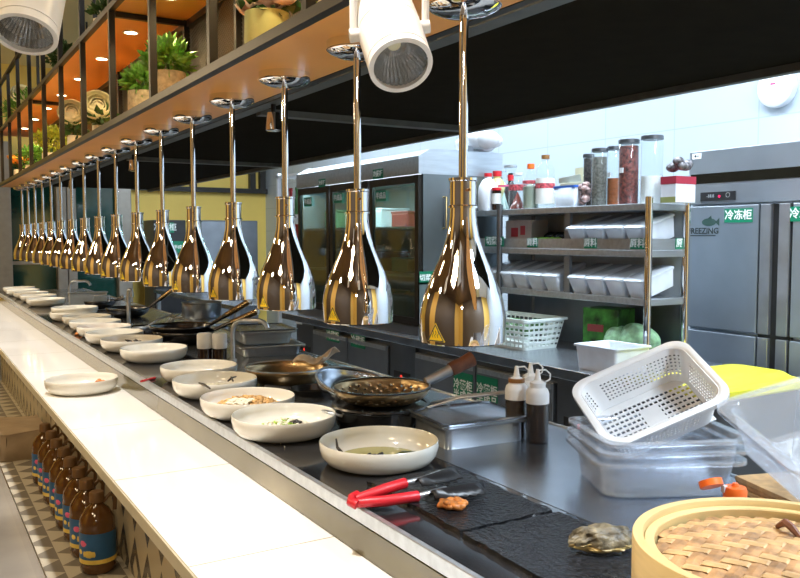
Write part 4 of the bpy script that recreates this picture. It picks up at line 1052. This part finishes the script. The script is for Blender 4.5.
# spice jars
def jar(u, label, r, h, fill, fm, lidm=steel_dk, X=HX + .09, label_w=None, body=glass):
    y = onshelf(u, X); t = root('spice_jar', label, 'jar', (X, y, TZ), group='tall glass spice jars')
    if fill: MB().lathe([(0, .003), (r - .004, .003), (r - .004, h * fill), (0, h * fill)], 28).build('spice', fm, t, smooth=40)
    MB().lathe([(0, 0), (r - .002, 0), (r, .003), (r, h - .015), (r - .004, h - .008)], 28).build('glass', body, t, smooth=40)
    MB().lathe([(0, h - .008), (r + .001, h - .008), (r + .001, h + .008), (r - .003, h + .011), (0, h + .011)], 28).build('lid', lidm, t, smooth=40)
    if label_w: MB().box(-r - .001, -r + .004, -.01, .01, h * .5, h * .58).build('tag', white_pl, t)
    return t
chil = M('dark red dried peppers', (.22, .04, .03), .6, 0, .6, 70, .4)
jar(588, 'leftmost slim spice jar full of dark seeds', .028, .255, .95, M('dark seeds', (.05, .035, .03), .6, 0, .5, 90, .3), X=HX + .12)
jar(599, 'spice jar full of grey peppercorns, second from the left', .039, .27, .88, M('grey peppercorns', (.20, .19, .16), .6, 0, .4, 100, .3), X=HX + .08)
jar(613, 'spice jar with orange powder at its bottom', .032, .28, .48, M('orange chili powder', (.48, .13, .03), .7, 0, .2, 80), X=HX + .14, label_w=1)
jar(628, 'wide spice jar filled with dark red dried peppers', .048, .292, .93, chil, X=HX + .07, label_w=1)
jar(651, 'rightmost spice jar half filled with white salt', .050, .30, .42, M('white salt', (.86, .87, .86), .7, 0, .02, 80), X=HX + .10)
y = onshelf(674, HX + .1)
t = root('food_carton', 'red and white printed carton at the right end of the top tier', 'carton', (HX + .06, y, TZ))
MB().box(0, .13, -.042, .042, 0, .115, .002).build('body', M('lilac white card', (.72, .72, .78), .5), t)
MB().box(-.001, .131, -.043, .043, .082, .116).build('red_band', M('crimson card', (.42, .03, .06), .5), t)
MB().box(-.001, 0, -.042, .042, .0, .025).build('green_band', M('olive card', (.28, .30, .10), .5), t)
mb = MB(); rnd = random.Random(8)
for k in range(8): mb.sph((rnd.uniform(-.02, .04), rnd.uniform(-.03, .03), .028 + rnd.uniform(0, .03)), .026, 1, 1, .8, 8)
tag(mb.build('packet_heap', M('black and cream packets', (.16, .15, .16), .3, 0, .95, 40), None, (HX + .12, y, TZ + .116 + .010), smooth=60), 'heap of dark and cream packets on the red and white carton', 'packet')

# things on the worktop under the shelf
def wt(u, v): return at(u, v, z=BZ)
p = wt(532, 341)
t = root('vegetable_crate', 'white slotted plastic crate on the worktop', 'crate', (2.75, 3.37, BZ), (0, 0, R(4)))
def chole(k, i, n): return k % 2 == 1 and 0 < k < 10 and i % 4 != 0
lv = [(.115 + .028 * j / 11, .185 + .03 * j / 11, .15 * j / 11) for j in range(12)]
MB().rr(lv, .02, 4, cap0=True, dense=160, hole=chole).build('wall', M('pale mint plastic', (.68, .75, .72), .4), t, solid=.003)
MB().rr([(.142, .214, .146), (.156, .228, .146), (.156, .228, .158), (.142, .214, .158), (.142, .214, .146)], .022, 4, cap0=False).build('rim', M('pale mint rim', (.70, .77, .74), .4), t)
mb = MB(); rnd = random.Random(12)
for k in range(12): mb.sph((rnd.uniform(-.06, .06), rnd.uniform(-.12, .12), .06 + rnd.uniform(0, .04)), .045, 1, 1, .8, 8)
o = tag(mb.build('leafy_vegetables', leaf_d, None, (2.75, 3.37, BZ + .02), smooth=60), 'dark leafy vegetables heaped in the white slotted crate', 'vegetables'); o['kind'] = 'stuff'
p = at(588, 335, z=BZ)
t = root('beverage_carton', 'green printed beverage carton between crate and cabbages', 'carton', (2.93, 2.90, BZ), (0, 0, R(12)))
MB().box(-.06, .09, -.10, .10, 0, .225, .004).build('body', M('green printed card', (.03, .13, .02), .35, 0, .9, 16), t)
MB().box(-.062, -.06, -.02, .07, .11, .145).build('badge', M('dark red badge', (.2, .03, .03), .5), t)
for i, (u, v, r_, l) in enumerate(((612, 333, .078, 'pale green wrapped cabbage lying in front, left one'), (631, 328, .088, 'pale green wrapped cabbage on the right, larger one'))):
    X_ = 2.86; p = at(u, v, x=X_); b = bmesh.new(); bmesh.ops.create_icosphere(b, subdivisions=4, radius=r_)
    for vtx in b.verts:
        x, y_, z = vtx.co; k = 1 + .05 * math.sin(40 * x + 30 * z) + .04 * math.sin(55 * y_); vtx.co = Vector((x * k, y_ * k * 1.15, z * k * .9))
    mb = MB(); mb.add(b)
    tag(mb.build('cabbage', M('wrapped cabbage', (.26, .46, .27), .3, 0, .35, 25, .2), None, (2.92 + .02 * i, p.y + .03 * i, BZ + r_ * .9 + .004), smooth=180), l, 'cabbage', 'cabbages on the worktop')
pa, pb_ = at(576, 372, z=BZ), at(612, 374, z=BZ)
t = root('white_tub', 'open square white plastic tub on the worktop edge', 'tub', (2.59, 2.53, BZ), (0, 0, R(2)))
MB().rr([(.095, .105, 0), (.105, .115, .105), (.112, .122, .107), (.112, .122, .100)], .012, 4).build('body', M('white square tub', (.72, .77, .85), .4), t, smooth=40, solid=.003)
p = at(575, 385, x=BX)

# ============================================================ FREEZER
FXX, FY0, FY1 = 3.4, 1.70, 2.815
t = root('upright_freezer', 'tall four door steel freezer against the back wall', 'freezer', (FXX, FY0, 0))
W_ = FY1 - FY0
MB().box(.03, .75, 0, W_, .12, 1.846).build('body', fridge_steel, t)
for x in (.08, .7):
    for y in (.06, W_ - .06): MB().cyl((x, y, 0), (x, y, .12), .025).build('foot', blackpl, t)
MB().box(0, .0295, 0, W_, 1.58, 1.846, .003).build('top_panel', fridge_steel, t)
v_ = MB().box(-.002, .0, .0, W_ - .012, 1.684, 1.732).build('vent_strip', hoodm, t)
cp_ = MB().box(-.006, 0, W_ - .275, W_ - .075, 1.597, 1.64, .001).build('control_panel', blackpl, t)
text('-18.8', .022, M('dim display', (.35, .38, .4), .4), cp_, (-.0068, W_ - .135, 1.62), FX)
text('●', .018, M('red lamp', (.8, .02, .1), .4, emit=(1, .02, .15), es=.5), cp_, (-.0068, W_ - .187, 1.616), FX)
text('○', .032, M('dim dial', (.3, .3, .3), .4), cp_, (-.0068, W_ - .235, 1.62), FX)
sign(t, (-.0005, W_ - .045, 1.822), .055, .028, '● ―', .012, bg=white_pl, ink=dark_ink, name='badge')
ym = W_ - .505
for y0_, y1_ in ((W_ - .40, W_ - .006), (.006, W_ - .572)):
    for z0_, z1_ in ((.13, .952), (.968, 1.572)):
        d = MB().box(0, .0285, y0_, y1_, z0_, z1_, .004).build('door', fridge_steel, t)
        hy = y0_ - .001 if y0_ > .1 else y1_ + .001
        s_y = (y0_ - .066, y0_ - .012) if y0_ > .1 else (y1_ + .012, y1_ + .066)
        MB().box(-.004, .028, s_y[0], s_y[1], z0_, z1_, .003).build('handle_strip', M('handle aluminium', (.52, .53, .56), .3, .9), d)
MB().box(.016, .0295, W_ - .571, W_ - .401, .13, 1.572).build('centre_gap', blackpl, t)
pl = at(738.5, 217, x=FXX); sign(t, (-.0005, pl.y - FY0, 1.522), .155, .066, '冷冻柜', .05)
pl = at(779 + 21, 216, x=FXX); sign(t, (-.0005, at(805, 217, x=FXX).y - FY0, 1.522), .155, .066, '冷冻柜', .05)
yy = at(703, 230, x=FXX).y - FY0
lg = text('FREEZING', .041, dark_ink, t, (-.0008, yy - .0, 1.449), FX, name='brand_lettering', bold=.0008)
MB().box(-.001, -.0002, yy - .075, yy + .075, 1.424, 1.429).build('underline', dark_ink, t)
fi = MB(); cy, cz = yy - .035, 1.493
pts = [(.0 + .042 * math.cos(a), .019 * math.sin(a)) for a in [2 * math.pi * i / 20 for i in range(20)]]
fi.face([(-.001, cy + a, cz + b) for a, b in pts][::-1]); fi.face([(-.001, cy - .036, cz), (-.001, cy - .06, cz + .02), (-.001, cy - .06, cz - .02)]); fi.face([(-.001, cy + .01, cz + .016), (-.001, cy - .015, cz + .016), (-.001, cy - .012, cz + .032)])
fi.build('fish_emblem', M('dark green ink', (.03, .07, .06), .5), t, solid=.0005)
# bin
t = root('waste_bin', 'waste bin with yellow lid between the worktop and the freezer', 'bin', (2.87, 2.165, 0), (0, 0, R(0)))
MB().rr([(.22, .13, 0), (.26, .165, .78), (.26, .165, .80)], .04, 5).build('body', M('grey bin plastic', (.035, .037, .04), .5), t, smooth=40)
MB().rr([(.275, .18, .802), (.28, .185, .81), (.28, .185, .835), (.26, .17, .845), (.25, .16, .845), (.22, .13, .868), (.20, .11, .872)], .05, 5, cap1=True).build('lid', yellowpl, t, smooth=30)
# round emergency lamp on the wall
p = at(780, 88, x=4.2)
t = root('wall_disc', 'round white fitting high on the tiled kitchen wall', 'wall fitting', (4.2, p.y, p.z))
MB().lathe([(0, 0), (.108, 0), (.112, .02), (.108, .05), (.09, .062), (0, .064)], 40).build('cover', white_pl, t, (0, 0, 0), (0, R(-90), 0), smooth=40)
text('▬', .03, M('pink mark', (.6, .05, .2), .5), t, (-.0655, .0, .02), FX, name='mark')

# ============================================================ OIL BOTTLES, SACK
cap_dk = M('dull brown cap', (.15, .075, .025), .45)
def oil_bottle():
    t = root('oil_jug', '', 'bottle', (0, 0, 0), group='large oil jugs lined up under the ledge')
    pr = [(0, 0), (.060, 0), (.068, .008), (.069, .03), (.066, .04), (.069, .05), (.069, .17), (.067, .18), (.069, .19), (.065, .215), (.045, .25), (.024, .268), (.022, .28)]
    MB().lathe(pr, 32).build('body', oilm, t, smooth=50)
    MB().lathe([(0, .276), (.029, .276), (.028, .312), (.025, .316), (0, .316)], 24).build('cap', cap_dk, t, smooth=40)
    MB().tube([Vector((.02, .0, .27)), Vector((.05, .0, .30)), Vector((.068, 0, .285)), Vector((.066, 0, .235))], .008, 8).build('handle', cap_dk, t, smooth=60)
    l = MB().lathe([(.0695, .045), (.0695, .165)], 32).build('label', blue_lb, t, smooth=60)
    MB().lathe([(.0698, .045), (.0698, .062)], 32).build('yellow_band', yel_lb, l, smooth=60)
    for a, z, r_, mt, nm_ in ((R(215), .125, .022, pink_lb, 'pink_flower'), (R(238), .085, .026, yel_lb, 'food_picture'), (R(200), .09, .018, yel_lb, 'food_picture')):
        mb = MB(); m = Matrix.Translation((.0702 * math.cos(a), .0702 * math.sin(a), z)) @ Vector((math.cos(a), math.sin(a), 0)).to_track_quat('Z', 'Y').to_matrix().to_4x4()
        mb.lathe([(0, .001), (r_ * .45, .0), (r_, -.005)], 14, m); mb.build(nm_, mt, l)
    return t
ob = oil_bottle()
lb_ = ['nearest amber oil jug under the ledge, with its blue label in full view'] + [w_ + ' amber oil jug from the camera in the row under the ledge' for w_ in ('second', 'third', 'fourth', 'fifth', 'sixth', 'seventh')] + ['farthest amber oil jug under the ledge, beside the paper sack']
for k in range(8):
    c = ob if k == 0 else copytree(ob); f = 3.19 + .168 * k
    c.location = (.617 - (.004 * (k % 2)), (f - .62 * .516) / .8565, .1); c['label'] = lb_[k]; c.rotation_euler.z = R(8 * ((k * 5) % 3) - 8)
p = at(20, 452, z=.1)
t = root('paper_sack', 'brown crumpled paper sack at the far end of the oil jugs', 'sack', (.56, 5.5, .1))
mb = MB(); lv = [(.13, .24, 0), (.14, .25, .01), (.145, .255, .08), (.135, .25, .15), (.14, .25, .165)]
mb.rr(lv, .05, 8, cap1=True); rnd = random.Random(4)
for v in mb.b.verts: v.co += Vector((rnd.uniform(-.008, .008), rnd.uniform(-.008, .008), rnd.uniform(-.008, .008) if v.co.z > .02 else 0))
mb.build('bag', cardboard, t, smooth=60)
# chair leg like white things far left on the floor: low white stool
t = root('white_stool', 'low white stool standing on the floor at the far left', 'stool', (.1, 7.2, 0))
MB().box(-.2, .2, -.2, .2, .40, .44, .01).build('seat', white_pl, t)
for x in (-.16, .16):
    for y in (-.16, .16): MB().cyl((x, y, 0), (x * .9, y * .9, .4), .018).build('leg', white_pl, t)

# ============================================================ FAR WALL THINGS
t = root('grey_cabinet', 'tall dark grey cabinet in front of the yellow wall', 'cabinet', (at(200, 250, y=9.6).x, 9.6, 0))
wd = at(258, 250, y=9.6).x - t.location.x
MB().box(0, wd, 0, .5, .05, 1.62, .01).build('body', steel_dk, t)
MB().box(.02, wd * .5 - .01, -.015, -.0005, .08, 1.6).build('door', steel_mid, t); MB().box(wd * .5 + .01, wd - .02, -.015, -.0005, .08, 1.6).build('door', steel_dk, t)
x0 = at(154, 235, y=9.7).x; x1 = at(186, 235, y=9.7).x
t = root('dark_cabinet', 'dark cabinet with green notices beside the grey cabinet', 'cabinet', (x0, 9.7, 0))
MB().box(0, x1 - x0, 0, .5, 0, 1.62, .01).build('body', blackpl, t)
sign(t, ((x1 - x0) * .35, -.001, 1.53), (x1 - x0) * .55, .12, '冷藏柜', .09, rot=FY); sign(t, ((x1 - x0) * .8, -.001, 1.3), .16, .14, '半成品', .05, rot=FY)
# far steel prep table between the two counters
t = root('prep_table', 'far steel prep table beyond the glass cabinet', 'table', (2.35, 6.6, 0))
MB().box(0, .7, 0, 2.6, .80, .84, .003).build('top', steel_top, t); MB().box(.03, .67, .03, 2.57, .15, .18).build('undershelf', steel, t)
for x in (.04, .66):
    for y in (.04, 2.56): MB().box(x - .02, x + .02, y - .02, y + .02, 0, .8).build('leg', steel, t)

# ============================================================ PLANTS ON THE SHELF
def bush(mb, n, r, ll, lw, rnd, squash=.85, c=(0, 0, 0)):
    for _ in range(n):
        d = Vector((rnd.gauss(0, 1), rnd.gauss(0, 1), rnd.gauss(.3, 1))).normalized(); b0_ = Vector(c) + Vector((d.x, d.y, d.z * squash)) * r * rnd.uniform(.35, .9)
        dd = (d + Vector((rnd.uniform(-.5, .5), rnd.uniform(-.5, .5), rnd.uniform(-.2, .7)))).normalized(); s_ = dd.cross(Vector((rnd.random(), rnd.random(), rnd.random()))).normalized(); nn_ = dd.cross(s_)
        L = ll * rnd.uniform(.7, 1.2); W = lw * rnd.uniform(.7, 1.2)
        p0, p1, p2, p3, pm_ = b0_, b0_ + dd * L * .5 + s_ * W, b0_ + dd * L - nn_ * L * .15, b0_ + dd * L * .5 - s_ * W, b0_ + dd * L * .5 + nn_ * W * .4
        mb.face([p0, p1, pm_]); mb.face([p1, p2, pm_]); mb.face([p2, p3, pm_]); mb.face([p3, p0, pm_])
def rose(mb, c, r, rnd, tilt=(0, 0, 0)):
    m = T(c, tilt); mb.sph((0, 0, r * .05), r * .34, 1, 1, .95, 12, m)
    for ring, (k, rad, e1, fl) in enumerate(((3, .30, 62, 0), (4, .48, 55, .02), (5, .66, 46, .06), (6, .84, 36, .14), (7, 1.0, 22, .24))):
        for i in range(k):
            a = 2 * math.pi * i / k + ring * .6 + rnd.uniform(-.12, .12); half = math.pi / k * 1.45; g = []
            for u_ in range(6):
                row = []; x = u_ / 5 * 2 - 1
                for v_ in range(6):
                    f = v_ / 5; el = R(-75 + (e1 + 75 - 16 * x * x) * f); q = rad * (1 + fl * f * f + .03 * ring * 0 + .05 * (1 - x) * .5)
                    row.append(mb.b.verts.new(m @ Vector((r * q * math.cos(el) * math.cos(a + x * half), r * q * math.cos(el) * math.sin(a + x * half), r * q * math.sin(el) * .85))))
                g.append(row)
            for u_ in range(5):
                for v_ in range(5): mb.b.faces.new([g[u_][v_], g[u_ + 1][v_], g[u_ + 1][v_ + 1], g[u_][v_ + 1]])
PB, PT = Z1 + .0185, Z2 + .0185
def yfor(u, X=.92): f = 957.4 * X / (u + 94.5); return (f - X * .516) / .8565
def pot(t, r, h, mat, taper=.8):
    MB().lathe([(0, 0), (r * taper, 0), (r, h * .5), (r * .97, h), (r * .9, h), (r * .9, h * .85), (0, h * .85)], 28).build('pot', mat, t, smooth=50)
def plant(name, label, cat, u, z, r, h, pm_, kind, fr, n, ll, lw, lm, X=.92, taper=.8, group=None, cz=None):
    rnd = random.Random(int(u * 7 + z * 10)); t = root(name, label, cat, (X, yfor(u, X), z), group=group)
    pot(t, r, h, pm_, taper)
    mb = MB(); bush(mb, n, fr, ll, lw, rnd, .75, (0, 0, h + (cz if cz is not None else fr * .55))); mb.build('foliage', lm, t)
    MB().cyl((0, 0, h * .8), (0, 0, h + fr * .5), .006, 6).build('stem', leaf_d, t)
    return t, rnd
t, rnd = plant('potted_rose', 'mustard glazed pot with pale pink roses on the lower shelf', 'potted plant', 269, PB, .066, .158, potyel, 0, .07, 50, .06, .022, leaf_d)
mb = MB(); rose(mb, (0, .02, .225), .06, rnd, (1.1, -.3, 0)); rose(mb, (.02, -.06, .22), .045, rnd, (1.2, .2, 0)); rose(mb, (-.01, .085, .205), .042, rnd, (.9, -.6, 0)); mb.build('blossoms', petal_p, t, smooth=60, solid=.001)
t, rnd = plant('potted_flower', 'yellow flowers in a pale pot beside the pink roses, nearest on the lower shelf', 'potted plant', 338, PB, .05, .08, potwhite, 0, .07, 60, .05, .02, leaf_y)
mb = MB(); [rose(mb, (rnd.uniform(-.05, .05), rnd.uniform(-.06, .06), .14 + rnd.uniform(0, .05)), .035, rnd) for _ in range(6)]; mb.build('blossoms', petal_y, t, smooth=60, solid=.001)
plant('potted_shrub', 'bright green leafy plant in a hessian pot, right of the pair on the lower shelf', 'potted plant', 171, PB, .072, .165, sack, 0, .088, 360, .05, .012, leaf, group='leafy plants in hessian pots')
plant('potted_shrub', 'bright green leafy plant in a hessian pot, left of the pair on the lower shelf', 'potted plant', 146, PB, .066, .150, sack, 0, .080, 320, .05, .012, leaf, group='leafy plants in hessian pots')
for u, l, hz in ((104, 'right one of the two large cream roses on the lower shelf', .175), (78, 'left one of the two large cream roses on the lower shelf', .235)):
    t, rnd = plant('potted_rose', l, 'potted plant', u, PB, .045, hz * .45, potwhite, 0, .055, 60, .06, .02, leaf_d, X=.88, group='large cream roses on the lower shelf')
    mb = MB(); rose(mb, (-.02, -.02, hz), .066, rnd, (1.25, -.25, 0)); mb.build('blossom', petal_w, t, smooth=60, solid=.001)
    MB().cyl((0, 0, hz * .3), (-.02, -.02, hz - .05), .006, 6).build('flower_stem', leaf_d, t)
plant('potted_shrub', 'yellow green bushy plant in a white pot on the lower shelf', 'potted plant', 54, PB, .065, .11, potwhite, 0, .125, 420, .035, .010, leaf_y, cz=.10)
plant('potted_shrub', 'mid green bushy plant in a white pot left of the yellow green one', 'potted plant', 35, PB, .06, .10, potwhite, 0, .12, 380, .04, .012, leaf)
t, rnd = plant('potted_flower', 'orange flowers in a pale box at the far end of the lower shelf', 'potted plant', 23, PB, .06, .12, potwhite, 0, .08, 120, .04, .012, leaf_d)
mb = MB(); [rose(mb, (rnd.uniform(-.08, .08), rnd.uniform(-.08, .08), .17 + rnd.uniform(0, .08)), .035, rnd) for _ in range(9)]; mb.build('blossoms', petal_o, t, smooth=60, solid=.001)
plant('potted_shrub', 'dark green round bush on the upper shelf behind the left spotlight', 'potted plant', 67, PT, .055, .10, potwhite, 0, .112, 600, .035, .010, leaf_d, cz=.11)
t, rnd = plant('potted_flower', 'pale ribbed pot with dark leaves, nearest on the upper shelf', 'potted plant', 108, PT, .05, .16, potwhite, 0, .06, 70, .06, .016, leaf_d)
t, rnd = plant('potted_rose', 'white roses in a white pot on the upper shelf', 'potted plant', 32, PT, .06, .10, potwhite, 0, .10, 110, .07, .018, leaf)
mb = MB(); rose(mb, (-.05, 0, .22), .07, rnd, (1.1, -.3, 0)); rose(mb, (.06, -.09, .2), .06, rnd, (1.2, .3, 0)); rose(mb, (.03, .1, .2), .05, rnd, (.9, -.2, 0)); mb.build('blossoms', petal_w, t, smooth=60, solid=.001)
plant('potted_shrub', 'spiky green plant in a white pot at the far end of the upper shelf', 'potted plant', 23, PT, .055, .11, potwhite, 0, .11, 240, .09, .010, leaf)

# ceiling fixtures
for i, (x, y) in enumerate(KIT):
    o = panel_light(x, y, .6, 1.5, ['nearest white ceiling panel of the aisle row', 'second white ceiling panel of the aisle row', 'third white ceiling panel of the aisle row', 'farthest white ceiling panel of the aisle row', 'unseen ceiling panel added to light the near end of the counter', 'middle white ceiling panel by the tiled wall', 'farthest white ceiling panel by the tiled wall'][i], 6, (.8, .9, 1), 'kitchen ceiling panels')
    o.location.z = 3.335
for i, (x, y) in enumerate(DIN):
    o = panel_light(x, y, .7, .7, ['nearest', 'middle', 'farthest'][i] + ' warm square fill lamp added on the dining ceiling', 6, (1, .75, .45), 'added dining fill lamps'); o.location.z = 3.335
